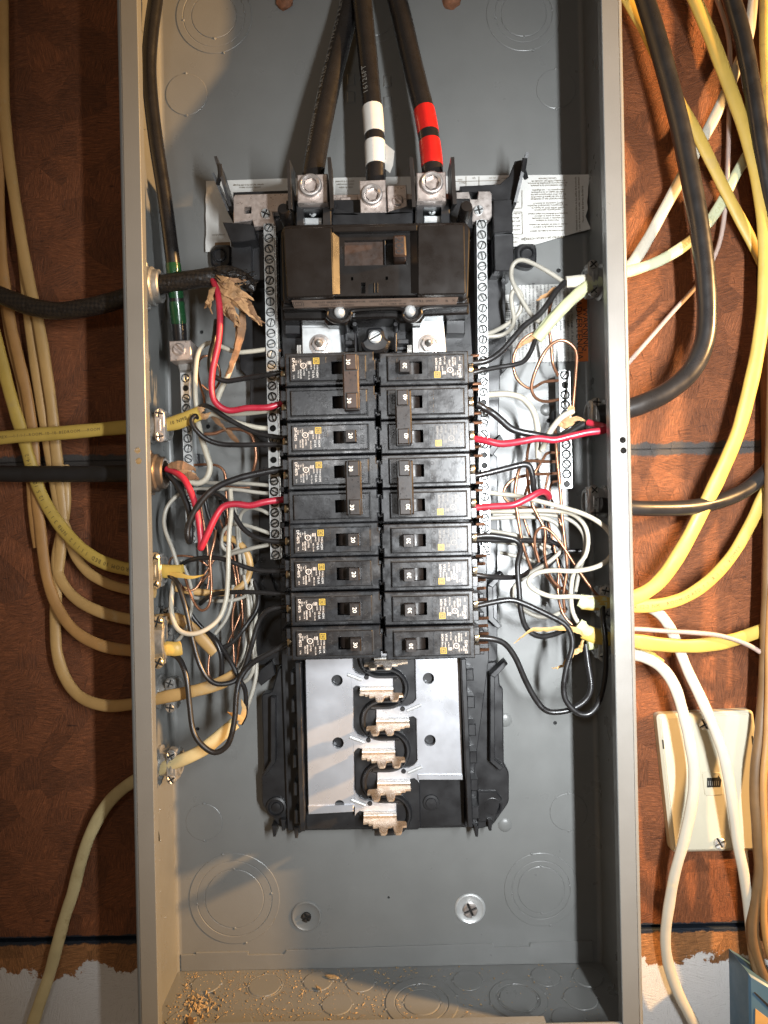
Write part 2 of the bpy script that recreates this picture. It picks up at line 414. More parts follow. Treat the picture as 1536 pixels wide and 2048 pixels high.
    if paint is not None:
        big = N.new('ShaderNodeTexNoise'); big.inputs['Scale'].default_value = 22; big.inputs['Detail'].default_value = 9; big.inputs['Roughness'].default_value = .65; L.new(pos, big.inputs['Vector'])
        r_ = N.new('ShaderNodeMath'); r_.operation = 'MULTIPLY_ADD'; L.new(big.outputs[0], r_.inputs[0]); r_.inputs[1].default_value = .075; L.new(sx.outputs[2], r_.inputs[2])
        r0 = r_; r_ = N.new('ShaderNodeMath'); r_.operation = 'MULTIPLY_ADD'; L.new(rag.outputs[0], r_.inputs[0]); r_.inputs[1].default_value = .022; L.new(r0.outputs[0], r_.inputs[2])
        mr = N.new('ShaderNodeMapRange'); mr.inputs['From Min'].default_value = paint + .0465; mr.inputs['From Max'].default_value = paint + .0450; L.new(r_.outputs[0], mr.inputs['Value'])
        wn = N.new('ShaderNodeValToRGB'); L.new(mixf.outputs[0], wn.inputs[0])
        wn.color_ramp.elements[0].position = .30; wn.color_ramp.elements[0].color = (.22, .20, .19, 1); wn.color_ramp.elements[1].position = .46; wn.color_ramp.elements[1].color = (.62, .61, .60, 1)
        mx = N.new('ShaderNodeMix'); mx.data_type = 'RGBA'; L.new(mr.outputs[0], mx.inputs[0]); L.new(out, mx.inputs[6]); L.new(wn.outputs[0], mx.inputs[7]); out = mx.outputs[2]
    L.new(out, b.inputs['Base Color']); b.inputs['Roughness'].default_value = .62; b.inputs['Specular IOR Level'].default_value = .35
    bp = N.new('ShaderNodeBump'); bp.inputs['Strength'].default_value = .9; bp.inputs['Distance'].default_value = .0024; L.new(mixf.outputs[0], bp.inputs['Height']); L.new(bp.outputs[0], b.inputs['Normal'])
    return m
# ---------------------------------------------------------------- the board wall behind everything
J1, J2 = .0500, -.3685
m_osb1 = osb('upper_board_wood', (.172, .056, .020), None, ((J1, .0056, (.052, .046, .042), .012),))
m_osb2 = osb('middle_board_wood', (.172, .056, .020), None, ((J1, .0056, (.052, .046, .042), .012), (J2, .0042, (.010, .016, .026), .008)))
m_osb3 = osb('lower_board_wood', (.28, .125, .045), -.3935, ((J2, .0042, (.010, .016, .026), .009),))
wall = thing('wall', 'reddish brown strand board wall behind the panel, white paint along its bottom', 'wall', (0, 0, -.006), kind='structure')
WX = .62
for k, (z0, z1, mt) in enumerate(((J1 + .0001, .75, m_osb1), (J2 + .0022, J1 - .0001, m_osb2), (-.80, J2 - .0012, m_osb3))):
    b = MB().box(-WX, .3305, z0, z1, -.018, -.004, .0008)
    b.build('strand_board', mt, wall, (0, 0, -.006))
for z0, z1, mt in ((J1 + .0001, .75, m_osb1), (J2 + .0022, J1 - .0001, m_osb2), (-.80, J2 - .0012, m_osb3)):
    MB().box(.3310, WX, z0, z1, -.018, -.0045, .0008).build('strand_board', mt, wall, (0, 0, -.006))
MB().box(-WX, WX, -.80, .75, -.030, -.0185).build('backing', m_hole, wall, (0, 0, -.006))
# splinter cracks and lifted strands on the boards
rs = random.Random(4)
st = MB()
for _ in range(520):
    side = rs.random() < .62
    u = rs.uniform(.19, .325) if side else rs.uniform(-.34, -.19)
    v = rs.uniform(-.36, .46); a = rs.choice((0, 0, 1.57, rs.uniform(0, 3.1))) + rs.uniform(-.3, .3)
    l = rs.uniform(.003, .013); wd = rs.uniform(.0003, .0009); h = rs.uniform(.0002, .0007)
    c, s = math.cos(a), math.sin(a)
    st.add([(u - c * l, v - s * l, -.0041), (u + s * wd, v - c * wd, -.0041), (u + c * l, v + s * l, -.0041), (u - s * wd, v + c * wd, -.0041 + h)], [(0, 1, 3), (1, 2, 3), (2, 0, 3)])
tag(st.build('wood_splinters', m_osb2, wall, (0, 0, -.006)), 'lifted splinters of the strand board', 'splinters', kind='stuff')
del bpy.data.objects[[o.name for o in COL.objects if o.name.startswith('wood_splinters')][0]]['category']
stud = MB().box(.3312, .372, -.80, .75, -.0044, .012, .0015)
tag(stud.build('wood_stud', m_stain), 'dark stained wooden stud along the right edge of the board wall', 'stud')

# ---------------------------------------------------------------- enclosure
U0, U1 = -.1886, .1826           # outside faces
VB, VT = -.3945, .56
DF = .0955                       # front face of the flanges
T = .0016; FL = .0158
box = thing('panel_box', 'open grey steel electrical panel box with knockouts and narrow front flanges', 'panel box', (0, VB, 0))
BO = (0, VB, 0)
# back sheet with real screw holes
bh = [(P(*q).xy, r_) for q, r_ in (((777, 1795), .0011), ((1110, 1446), .0017), ((403, 664), .0017), ((416, 853), .0020), ((1117, 541), .0020), ((1097, 841), .0020), ((411, 1170), .0013), ((395, 1458), .0017))]
MB().prism(rect(U0 + T, U1 - T, VB, VT), -.0016, 0, holes=[circle(c, r_, 12) for c, r_ in bh]).build('back_panel', m_grey, box, BO)
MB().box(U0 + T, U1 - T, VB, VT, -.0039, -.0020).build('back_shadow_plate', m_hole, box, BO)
def side(sg):
    uo = U0 if sg < 0 else U1
    r_ = .0032
    pr = [(uo, -.0035), (uo, DF - r_)]
    for k in range(1, 6):
        a = k / 5 * math.pi / 2; pr.append((uo - sg * r_ * (1 - math.cos(a)), DF - r_ + r_ * math.sin(a)))
    pr += [(uo - sg * r_, DF - T), (uo - sg * T, DF - T - .001), (uo - sg * T, -.0035)]
    MB().extr(pr, 'v', VB - T, VT).build('side_wall', m_grey, box, BO)
    ui = uo - sg * FL
    a, b_ = sorted((uo - sg * r_, ui))
    hs = [((275, 901), (277, 922)) if sg < 0 else ((1245.5, 880), (1247, 901))][0]
    fm = MB().prism(rect(a, b_, VB - T, VT), DF - T, DF, .0005, holes=[circle(P(*q, DF).xy, .0023, 16) for q in hs])
    c0, c1 = sorted((ui, ui + sg * .0011))
    fm.box(c0, c1, VB, VT, DF - .0085, DF - T)
    fm.build('front_flange', m_grey, box, BO)
    # rounded fold where the side meets the back
    fo = []
    for k in range(6):
        a_ = k / 5 * math.pi / 2; fo.append((uo - sg * (T + .004 * (1 - math.sin(a_))), .004 * (1 - math.cos(a_))))
    fo.append((uo - sg * T, 0.0))
    MB().extr(fo, 'v', VB, VT).build('corner_fold', m_grey, box, BO)
side(-1); side(1)
bw = MB().box(U0 + T, U1 - T, VB - T, VB, -.0035, DF - T)
bw.build('bottom_wall', m_grey, box, BO)
ff = MB().box(U0 + FL + .0003, U1 - FL - .0003, VB - T, VB + .0162, DF - T - .0008, DF - .0008, .0005)
ff.box(U0 + FL + .03, P(1090, 2040, .09).x, VB + .0158, VB + .0166, DF - .009, DF - T - .0008)
ff.build('bottom_flange', m_grey, box, BO)
MB().box(U0 + T, U1 - T, VT - T, VT, -.0035, DF - T).build('top_wall', m_grey, box, BO)
# folded tab along the bottom of the back with stepped upper edge
lp = [(362, 1938), (362, 1908), (392, 1907), (392, 1903.5), (497, 1901.5), (497, 1908), (568, 1907), (573, 1899), (985, 1885), (988, 1893), (1058, 1891), (1060, 1884), (1185, 1880), (1190, 1915)]
MB().prism([(q.x, q.y) for q in (P(x, y) for x, y in lp[1:-1])] + [(P(1185, 1880).x, VB), (P(362, 1908).x, VB)], 0, .0013, .0004).build('bottom_tab', m_grey, box, BO)
# ---- knockouts
def knock(c, radii, ax=ED, seg=40, name='knockout', dx=0.0, g=.0006, h=.0005):
    """concentric punched rings: grooves cut between slightly proud lands"""
    prof = [(0, h)]; rs_ = sorted(radii)
    for i, r_ in enumerate(rs_):
        top = h if i % 2 == 0 else h * .55
        prof += [(r_ - g, top), (r_ - g * .4, top * .6), (r_ - g * .2, .00006), (r_ + g * .2, .00006)]
        if i < len(rs_) - 1: nt_ = h * .55 if i % 2 == 0 else h; prof += [(r_ + g * .5, nt_ * .8), (r_ + g, nt_)]
    m = MB().lathe(prof[::-1], c, ax, seg)
    # tie points that hold the slugs
    axv = Vector(ax); e1 = axv.cross(EV if abs(axv.y) < .9 else EU).normalized(); e2 = axv.cross(e1)
    for i, r_ in enumerate(rs_):
        for k in range(2):
            a = (1.57 if i % 2 == 0 else 0) + k * math.pi + .12 * i
            o_ = Vector(c) + (e1 * math.cos(a) + e2 * math.sin(a)) * r_
            m.lathe([(.0013, .0001), (.0010, .0007), (.0004, .0010), (0, .0010)], o_, ax, 8)
    return m.build(name, m_grey, box, BO, 7)
for (x, y), rr in (((428, 32), (45, 62, 76)), ((373, 189), (42,)), ((1047, 28), (46, 57, 75)), ((1112, 178), (40,)), ((748, 28), (44, 58)),
                   ((408, 1644), (37,)), ((469, 1797), (59, 75, 91)), ((1137, 1624), (38,)), ((1082, 1779), (47, 58, 74))):
    knock(P(x, y), [MM(q, 0) for q in rr], ED, 56)
rk = random.Random(3)
for y in (30, 120, 225, 690, 775, 1610, 1680, 1752):          # left side wall
    c = P(300, y, .045); knock((U0 + T, c.y, .045 if y not in (1610, 1680) else .055), [.0125], EU, 28)
knock((U0 + T, P(320, 1850, .04).y, .050), [.0115, .0175], EU, 32)
knock((U0 + T, P(320, 1650, .04).y, .040), [.0125], EU, 28)
for y in (110, 225, 620, 720, 930, 1500, 1570, 1640, 1720):
    c = P(1200, y, .045); knock((U1 - T, c.y, .048), [.0125], -EU, 28)
knock((U1 - T, P(1200, 410, .045).y, .05), [.0125, .019], -EU, 32)
for u, d, rr in ((-.158, .018, (.0115,)), (-.108, .022, (.0125, .0142)), (-.064, .018, (.0115,)), (-.028, .020, (.0115,)), (-.046, .046, (.0115,)), (-.125, .066, (.0135,)), (-.067, .069, (.0115,)), (-.020, .072, (.0120,)), (-.165, .062, (.012,)),
                 (.022, .046, (.0135, .0195, .027)), (.062, .021, (.0115,)), (.100, .044, (.014, .0155, .0215)), (.062, .072, (.0120,)), (.128, .018, (.0115,)), (.163, .020, (.0115,)), (.150, .045, (.0125,)), (.134, .068, (.0120,))):
    knock((u, VB, d), [q * 1.1 for q in rr], EV, 36, g=.0009, h=.0007)
# pressed tabs above the main breaker, mounting dimples with their screws
for x, y in ((775, 163), (775, 205), (702, 160), (702, 195)):
    c = P(x, y); MB().box(c.x - .0036, c.x + .0036, c.y - .0050, c.y + .0050, 0, .0012, .0010).build('pressed_tab', m_grey, box, BO)
for x, y, r_ in ((440, 700, 5), (1092, 820, 12), (1030, 600, 16), (1010, 1650, 14), (545, 1610, 14), (1010, 1440, 14)):
    MB().lathe([(MM(r_, 0), 0), (MM(r_ * .8, 0), .0010), (MM(r_ * .4, 0), .0015), (0, .0016)], P(x, y), ED, 20).build('pressed_dimple', m_grey, box, BO)
def screw_mesh(r_=.0034, h=.0022, kind='slot', dome=.25):
    m = MB()
    g = r_ * .13
    if kind == 'slot':
        for sg in (1, -1):
            pl = [(r_ * math.sin(a), sg * max(g, r_ * math.cos(a))) for a in [(-1.42 + 2.84 * k / 10) for k in range(11)]]
            pl = [(pl[0][0], sg * g)] + pl[1:-1] + [(pl[-1][0], sg * g)]
            m.prism(pl, h * .3, h, r_ * dome)
        m.lathe([(r_ * .97, 0), (r_ * .97, h * .35), (0, h * .35)], (0, 0, 0), ED, 16)
    elif kind == 'cross':
        q = r_ * .17
        for sx in (1, -1):
            for sy in (1, -1):
                pl = [(sx * q, sy * q)] + [(sx * max(q, r_ * math.cos(a)), sy * max(q, r_ * math.sin(a))) for a in [.15 + 1.27 * k / 4 for k in range(5)]]
                m.prism(pl, h * .25, h, r_ * dome * .7)
        m.lathe([(r_ * .97, 0), (r_ * .97, h * .3), (0, h * .3)], (0, 0, 0), ED, 16)
    elif kind == 'hex':                            # socket set screw in a lug
        m.lathe([(r_, 0), (r_, h), (r_ * .93, h + .0008), (r_ * .82, h + .001), (r_ * .70, h + .0002), (r_ * .62, h - .0005)], (0, 0, 0), ED, 24)
        m.lathe([(r_ * .62, h - .0005), (r_ * .60, -h * .4), (0, -h * .4)], (0, 0, 0), ED, 6)
    return m
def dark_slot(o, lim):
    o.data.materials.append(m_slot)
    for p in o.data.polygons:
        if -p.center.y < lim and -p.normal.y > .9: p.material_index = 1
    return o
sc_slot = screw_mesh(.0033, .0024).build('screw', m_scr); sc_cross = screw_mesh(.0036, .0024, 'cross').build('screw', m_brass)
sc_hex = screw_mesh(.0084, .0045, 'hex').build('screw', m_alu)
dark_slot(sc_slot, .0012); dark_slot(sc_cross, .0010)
PROTO = [sc_slot, sc_cross, sc_hex]
def screw(parent, c, rot=None, proto=None, s=1.0, mat=None, name='screw'):
    pr = proto or sc_slot
    o = link(name, pr, parent, c, random.uniform(0, 3.1) if rot is None else rot); o.scale = (s, s, s)
    if mat:
        o.data = o.data.copy(); o.data.materials[0] = mat
    return o
def rel(c, o): return Vector(c) - Vector(o)
for (x, y), mt in (((613, 1832), m_grey), ((940, 1817), m_alu)):
    c = P(x, y)
    MB().lathe([(.0134, .0002), (.0128, .0011), (.0118, .0014), (.0105, .0006), (.0060, .0004), (0, .0004)], c, ED, 36).build('mounting_dimple', m_grey if mt is m_grey else m_zinc, box, BO)
    screw(box, rel((c.x, c.y, .0006), BO), .4, sc_cross, 1.15 if mt is m_grey else 1.7, m_slot if mt is m_grey else m_alu, 'mounting_screw')
for x, y in ((570, 4), (903, 3)):
    c = P(x, y); m = MB(); rr = random.Random(x)
    m.lathe([(MM(17, 0) * q, h) for q, h in ((1, 0), (.98, .003), (.8, .0055), (.45, .0068), (.2, .006), (0, .0055))], c, ED, 14)
    for q in m.v: q += Vector((rr.uniform(-.0009, .0009), rr.uniform(-.0009, .0009), rr.uniform(-.0004, .0009)))
    tag(m.build('rusty_bolt', m_rust, None, c), 'rusty bolt head at the top of the back panel, %s of the three black feeders' % ('left' if x < 700 else 'right'), 'bolt', 'rusty bolt heads')

# ---------------------------------------------------------------- black interior base, bus bars, bar carriers
BC = P(765, 1100)
base = thing('mounting_base', 'black plastic interior base carrying the bus bars, with wings, hooks and barriers', 'mounting base', BC)
def bp(name, px, d0, d1, c=.0006, mat=None, holes=(), corner=0.0, par=None, org=None):
    return MB().prism(PL(px, d1), d0, d1, c, holes=[circle(P(x, y, d1).xy, MM(r_, d1), 18) for x, y, r_ in holes], corner=corner).build(name, mat or m_black, par or base, org or BC)
bp('centre_tray', [(560, 425), (955, 420), (968, 880), (978, 1315), (935, 1655), (575, 1662), (563, 1320), (552, 880)], .002, .020)
bp('side_wing', [(500, 470), (556, 470), (573, 1330), (500, 1330), (498, 1140), (518, 1120), (518, 880), (500, 860), (500, 760), (480, 738), (478, 640), (500, 620)], .001, .012)
bp('side_wing', [(962, 470), (1010, 470), (1012, 690), (1022, 702), (1022, 728), (1000, 752), (996, 870), (978, 900), (984, 905), (995, 915), (995, 1320), (965, 1330)], .001, .012)
# lower wings
bp('lower_wing', [(523, 1388), (543, 1385), (557, 1335), (600, 1325), (610, 1660), (598, 1668), (590, 1664), (560, 1655), (524, 1610), (522, 1552), (527, 1545)], .004, .016, .0010, corner=.003)
bp('wing_rib', [(541, 1395), (551, 1395), (551, 1525), (531, 1552), (524, 1552), (541, 1522)], .016, .024)
bp('lower_wing', [(930, 1330), (995, 1322), (1000, 1372), (1006, 1376), (1008, 1530), (1018, 1542), (1018, 1605), (985, 1652), (950, 1660), (940, 1655)], .004, .016, .0010, corner=.003)
bp('wing_rib', [(980, 1345), (990, 1352), (990, 1520), (1008, 1535), (1000, 1542), (980, 1524)], .016, .024)
bp('wing_hook', [(980, 1350), (1011, 1320), (1016, 1328), (990, 1356)], .016, .027)
bp('wing_hook', [(975, 1170), (1003, 1143), (1008, 1150), (986, 1176)], .012, .025)
bp('wing_hook', [(975, 1172), (986, 1172), (988, 1235), (1004, 1252), (996, 1258), (976, 1240)], .012, .024)
bp('wing_hook', [(972, 905), (1000, 868), (1006, 880), (985, 912)], .012, .026)
bp('wing_hook', [(545, 1320), (520, 1340), (513, 1360), (522, 1372), (550, 1350)], .010, .018)
bp('wing_hook', [(537, 1140), (520, 1165), (545, 1195), (553, 1185)], .010, .020)
for x, y in ((984, 1610), (553, 1613)):
    c = P(x, y, .016); m = MB()
    m.lathe([(.0085, 0), (.0085, .002), (.0068, .0026), (.0060, .0004), (.0040, .0004), (.0036, .0020), (.0012, .0024), (0, .0024)], c, ED, 24); m.build('mounting_boss', m_black, base, BC)
bp('wing_pocket', [(955, 1583), (992, 1583), (1004, 1597), (990, 1644), (955, 1645)], .016, .0185, .001)
for x, y in ((548, 1662), (592, 1665), (566, 1650), (953, 1662), (980, 1650)):
    bp('snap_tab', [(x - 5, y - 10), (x + 5, y - 10), (x + 3, y + 12), (x - 2, y + 12)], .006, .022)
for x0, y0, x1, y1, s in ((590, 1325, 600, 1663, 1), (922, 1318, 936, 1655, -1)):
    dx = 7 if s > 0 else 5
    bp('rail', [(x0, y0), (x0 + 10, y0), (x1 + 10, y1), (x1, y1)], .010, .040)
    for k in range(6):
        t = (k + .35) / 6.1; xx = x0 + (x1 - x0) * t; yy = y0 + (y1 - y0) * t
        if s > 0: q = [(xx - 10, yy), (xx + 1, yy), (xx + 1, yy + 26), (xx - 10, yy + 26)]
        else: q = [(xx + 9, yy), (xx + 24, yy), (xx + 25, yy + 24), (xx + 9, yy + 24)]
        hk = bp('rail_hook', q, .016, .034, .0008)
# carriers for the neutral bars
bp('bar_carrier', [(533, 440), (549, 440), (563, 1120), (545, 1120)], .010, .030)
bp('bar_carrier', [(952, 440), (973, 440), (980, 1110), (958, 1110)], .010, .030)
for k in range(17):
    for sgn, x0, x1 in ((1, 557, 571), (-1, 953, 966)):
        y = 720 + k * 36; t = (y - 720) / 590
        x = (x0 + 7 * t if sgn > 0 else x0 + 7 * t)
        if y < 1330: bp('plug_post', [(x, y), (x + 9, y), (x + 9, y + 13), (x, y + 13)], .02, .046 + .004 * (k % 2), .0006)
# upper brackets with the flared barriers
def fin(name, a, b, th, d0, d1, d0b=None, d1b=None, par=None, org=None, mat=None):
    """thin upright plate between two photo points, standing from d0 up to d1"""
    d0b = d0 if d0b is None else d0b; d1b = d1 if d1b is None else d1b
    p0, p1 = P(*a, (d0 + d1) / 2).xy, P(*b, (d0b + d1b) / 2).xy
    t = (p1 - p0).normalized(); n = Vector((-t.y, t.x)) * th / 2
    vs = []
    for p, lo, hi in ((p0, d0, d1), (p1, d0b, d1b)):
        for s in (1, -1):
            for d in (lo, hi): vs.append((p.x + n.x * s, p.y + n.y * s, d))
    return MB().add(vs, [(0, 1, 3, 2), (4, 6, 7, 5), (0, 4, 5, 1), (2, 3, 7, 6), (1, 5, 7, 3), (0, 2, 6, 4)]).build(name, mat or m_black, par or base, org or BC)
fin('flared_barrier', (439, 330), (470, 432), .0022, .030, .058, .012, .050)
fin('flared_barrier', (437, 368), (466, 440), .0018, .012, .050, .004, .040)
MB().tube([P(439, 328, .060), P(440, 350, .055), P(436, 368, .046)], .0018, seg=8).build('barrier_bead', m_black, base, BC)
bp('upper_bracket', [(466, 384), (585, 380), (585, 450), (545, 470), (545, 560), (462, 560), (462, 470), (468, 455)], .002, .034)
bp('bracket_flap', [(445, 444), (500, 448), (508, 452), (512, 478), (480, 484), (462, 484)], .030, .052)
bp('bracket_step', [(462, 486), (503, 486), (503, 560), (464, 560)], .030, .040)
bp('upper_bracket', [(908, 380), (990, 385), (1020, 400), (1027, 545), (985, 545), (982, 480), (960, 470), (908, 455)], .002, .030)
bp('bracket_step', [(988, 468), (1027, 466), (1028, 542), (990, 542)], .028, .040)
bp('bracket_block', [(987, 400), (1024, 398), (1026, 462), (987, 466)], .028, .044)
fin('flared_barrier', (1048, 322), (1022, 425), .0024, .032, .060, .012, .050)
bp('barrier_web', [(920, 372), (1000, 368), (1018, 352), (1030, 322), (1050, 318), (1040, 372), (1020, 420), (990, 402), (962, 384), (922, 384)], .030, .040)
for q in (((1050, 316, .060), (1047, 340, .056), (1052, 356, .050)),):
    MB().tube([P(*t) for t in q], .0020, seg=8).build('barrier_bead', m_black, base, BC)
for x, y, s in ((441, 512, -1), (1052, 510, 1)):
    c = P(x, y, .012)
    pl = [(x - 22, y - 12), (x - 12, y - 24), (x + 18, y - 24), (x + 22, y - 14), (x + 22, y + 16), (x + 8, y + 26), (x - 20, y + 20)]
    bp('mounting_ear', pl, .001, .010, .002, corner=.004)
    MB().lathe([(.0060, .0), (.0060, .0022), (.0048, .0028), (.0042, .0004), (0, .0004)], P(x + 2 * s, y - 2, .010), ED, 20).build('mounting_boss', m_black, base, BC)
# bus plates
def bus(px, holes, lip):
    bp('bus_plate', px, .026, .0300, .0004, m_bus, holes)
    bp('bus_lip', lip, .026, .0318, .0004, m_bus)
bus([(610, 1295), (705, 1295), (709, 1614), (617, 1617)], [(674, 1361, 11.5), (676, 1486, 11.5), (679, 1610, 10)], [(616, 1613), (707, 1610), (707, 1624), (617, 1629)])
bus([(830, 1295), (919, 1295), (926, 1551), (835, 1551)], [(857, 1357, 11.5), (860, 1481, 11.5)], [(836, 1550), (926, 1550), (926, 1560), (836, 1560)])
bp('lower_floor', [(606, 1300), (930, 1300), (930, 1652), (612, 1660)], .012, .0245, .001)
bp('centre_insulator', [(700, 1300), (835, 1300), (842, 1655), (835, 1660), (745, 1662), (728, 1640), (712, 1625)], .02, .0275, .001)
for x, y, r_ in ((862, 1605, 11),):
    MB().lathe([(.0070, 0), (.0065, .0012), (.0046, .0014), (.0042, .0024), (0, .0026)], P(x, y, .0245), ED, 20).build('moulded_boss', m_black, base, BC)
def stab(x, y, mir):
    """bus finger with a tapering stab; x,y = middle of the finger plate, mir -1 for a finger from the right bus"""
    o = P(x, y, .031); s = mir
    def U(q): return o.x + s * q
    f = MB()
    fw = .0135
    f.prism([(U(a_), o.y + b_) for a_, b_ in ((-fw - .0075, .0140), (-fw - .0058, .0095), (-fw - .0035, .0066), (-fw + .001, .0045), (fw, .0035), (fw, -.0050), (-fw, -.0050), (-fw - .0035, -.0042), (-fw - .0058, -.0060), (-fw - .0075, -.0085))], .0275, .0302, .0004)
    root = f.build('bus_finger', m_bus, base, BC)
    MB().extr([(o.y - .0050 + k[0], k[1]) for k in ((.0, .0285), (.0, .0325), (-.0006, .0342), (-.0016, .0345), (-.0028, .0335), (-.0030, .0285))], 'u', min(U(-fw), U(fw)), max(U(-fw), U(fw))).build('finger_bend', m_tin, base, BC)
    prof = [(-fw, .032), (fw, .032), (fw, .043), (.0205, .044), (.0212, .047), (.0212, .052), (.0180, .0525), (.0170, .0620), (.0158, .0650), (.0125, .0650), (.0112, .0620), (.0105, .0525),
            (.0065, .0525), (.0055, .0620), (.0043, .0650), (.0010, .0650), (-.0003, .0620), (-.0010, .0525), (-.0055, .0525), (-.0060, .0480), (-.0090, .0480), (-.0095, .0450), (-fw, .0450)]
    pts = [(o.x + s * a, b) for a, b in prof]
    m = MB(); v0 = o.y - .0072
    n = len(pts)
    tri = tessellate_polygon([[Vector((a, b, 0)) for a, b in pts]])
    vs = [(a, v0, b) for a, b in pts] + [(a, v0 - .0016, b) for a, b in pts]
    m.add(vs, [tuple(t) for t in tri] + [tuple(i + n for i in t) for t in tri] + [(i, (i + 1) % n, n + (i + 1) % n, n + i) for i in range(n)])
    m.build('bus_stab', m_cop, base, BC, smooth=False)
    # pressed stiffener on the arm
    a, b = Vector((U(-.0235), o.y + .0052)), Vector((U(-.0120), o.y + .0006))
    r_ = MB(); r_.tube([Vector((a.x, a.y, .0303)), Vector((b.x, b.y, .0303))], .0015, .0012, 10); r_.build('pressed_rib', m_zinc, base, BC)
    # moulded wall round the free end
    c = P(x + 22 * s, y + 14, .028); rad = MM(37, .028)
    pts = [Vector((c.x - s * .018, c.y + rad, .029)), Vector((c.x, c.y + rad, .029))] + [Vector((c.x + s * rad * math.cos(k), c.y + rad * math.sin(k), .029)) for k in [1.2 - 2.4 * j / 10 for j in range(11)]] + [Vector((c.x, c.y - rad, .029)), Vector((c.x - s * .014, c.y - rad, .029))]
    MB().tube(spline(pts, 3), .0022, .0042, 10).build('insulator_rim', m_black, base, BC)
    for qx, qy in ((20, 37), (-20, -8), (14, -23)):
        MB().lathe([(.0021, .0), (.0021, .0030), (.0017, .0036), (0, .0036)], P(x + qx * s, y + qy, .0275), ED, 12).build('moulded_peg', m_black, base, BC)
for x, y, s in ((753, 1361, 1), (785, 1424, -1), (757, 1486, 1), (787, 1548, -1), (760, 1612, 1), (781, 1300, -1)): stab(x, y, s)
# feed straps from the main breaker with their studs
for x0, x1, xs in ((603, 676, 640), (824, 886, 857)):
    bp('feed_strap', [(x0, 628), (x1, 626), (x1 + 8, 720), (x0 + 2, 722)], .030, .050, .0005, m_zinc)
    bp('feed_step', [(x0 + 1, 655), (x1 + 2, 653), (x1 + 8, 720), (x0 + 2, 722)], .05, .0535, .0005, m_zinc)
    for k in range(3): bp('strap_edge', [(x0 - 9 + k * 3, 690), (x0 - 7 + k * 3, 690), (x0 - 7 + k * 3, 722), (x0 - 9 + k * 3, 722)], .03, .0500 + .001 * k, .0001, m_tin)
    c = P(xs, 690, .0535); m = MB()
    m.lathe([(.0084, .0), (.0084, .0010), (.0064, .0014)], c, ED, 24); m.lathe([(.0058, .0012), (.0058, .0050), (.0034, .0056), (.0032, .0030)], c, ED, 6)
    m.build('nut', m_alu, base, BC)
    MB().lathe([(.0027, 0), (.0027, .0085), (.0014, .0105), (.0009, .0130), (0, .0132)], c, ED, 14).build('stud', m_dull, base, BC)
# retaining clamp between the two feeds
bp('clamp_bridge', [(690, 640), (812, 638), (812, 700), (690, 704)], .02, .040)
bp('clamp_shoe', [(733, 655), (765, 653), (771, 676), (782, 680), (774, 700), (757, 705), (742, 705), (728, 700), (720, 682), (731, 677)], .04, .062, .002, corner=.003)
screw(base, rel(P(750, 675, .062), BC), .5, sc_slot, 1.5, m_zinc)
for x in (711, 791): 
    bp('clamp_post', [(x - 2.5, 665), (x + 2.5, 665), (x + 3, 705), (x - 2, 705)], .02, .056); MB().lathe([(.0021, 0), (.0021, .016), (.0016, .0168), (0, .0168)], P(x, 659, .042), ED, 12).build('clamp_peg', m_black, base, BC)
bp('platform_web', [(560, 610), (940, 606), (946, 720), (566, 722)], .018, .036)
for x0, y0, x1, y1 in ((690, 680, 712, 690), (795, 678, 818, 688), (893, 640, 930, 668), (570, 640, 600, 668)):
    bp('moulded_block', [(x0, y0), (x1, y0), (x1, y1), (x0, y1)], .034, .050)

# ---------------------------------------------------------------- terminal bars
def bar(name, label, a, b, wpx, d0, d1, n, skip, ks, group=None, mat=None, inset_px=8):
    """row of screws along a bar from photo point a to b"""
    pa, pb = P(*a, d1), P(*b, d1); c = (pa + pb) / 2
    t = thing(name, label, 'terminal bar', c, group)
    L_ = (pb - pa); ln = L_.length; tt = L_.normalized(); nn = Vector((-tt.y, tt.x, 0))
    hw = MM(wpx, d1) / 2
    st_ = (ln - 2 * MM(inset_px, d1)) / (n - 1)
    pos = [pa + tt * (MM(inset_px, d1) + st_ * k) for k in range(n)]
    pl = [pa + nn * hw, pb + nn * hw, pb - nn * hw, pa - nn * hw]
    bb_ = MB(); e0 = pa
    for k in range(n):
        e1 = pb if k == n - 1 else (pos[k] + pos[k + 1]) / 2
        bb_.prism([q.xy for q in (e0 + nn * hw, e1 + nn * hw, e1 - nn * hw, e0 - nn * hw)], d0, d1, 0, holes=[circle(pos[k].xy, hw * (.66 if k in skip else .93), 18)]); e0 = e1
    bb_.build('bar_body', mat or m_zinc, t, c)
    if 1:
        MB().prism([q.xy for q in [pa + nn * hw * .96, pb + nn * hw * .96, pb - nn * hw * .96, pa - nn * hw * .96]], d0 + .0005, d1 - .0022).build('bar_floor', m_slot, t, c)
    for k in range(n):
        if k not in skip: screw(t, rel(pos[k], c) + Vector((0, 0, -.0021)), None, sc_slot, ks * .88)
    return t, pos, c
nbl, npl, ncl = bar('neutral_bar', 'long screw terminal bar left of the breaker columns', (537, 447), (551, 1118), 20, .030, .046, 32, (19, 21, 22), .98, 'neutral terminal bars')
MB().prism(PL([(548, 450), (551.5, 450), (565, 1117), (562, 1117)], .042), .03, .042, .0003).build('bar_rail', m_tin, nbl, ncl)
nbr, npr, ncr = bar('neutral_bar', 'long screw terminal bar right of the breaker columns', (963, 440), (971, 1107), 20, .030, .046, 32, (17, 22, 23), .98, 'neutral terminal bars')
gbl, gpl, gcl = bar('ground_bar', 'short screw terminal bar on the left back wall under a square lug', (369, 728), (383, 1086), 19, .014, .027, 18, (2,), .95, 'ground terminal bars')
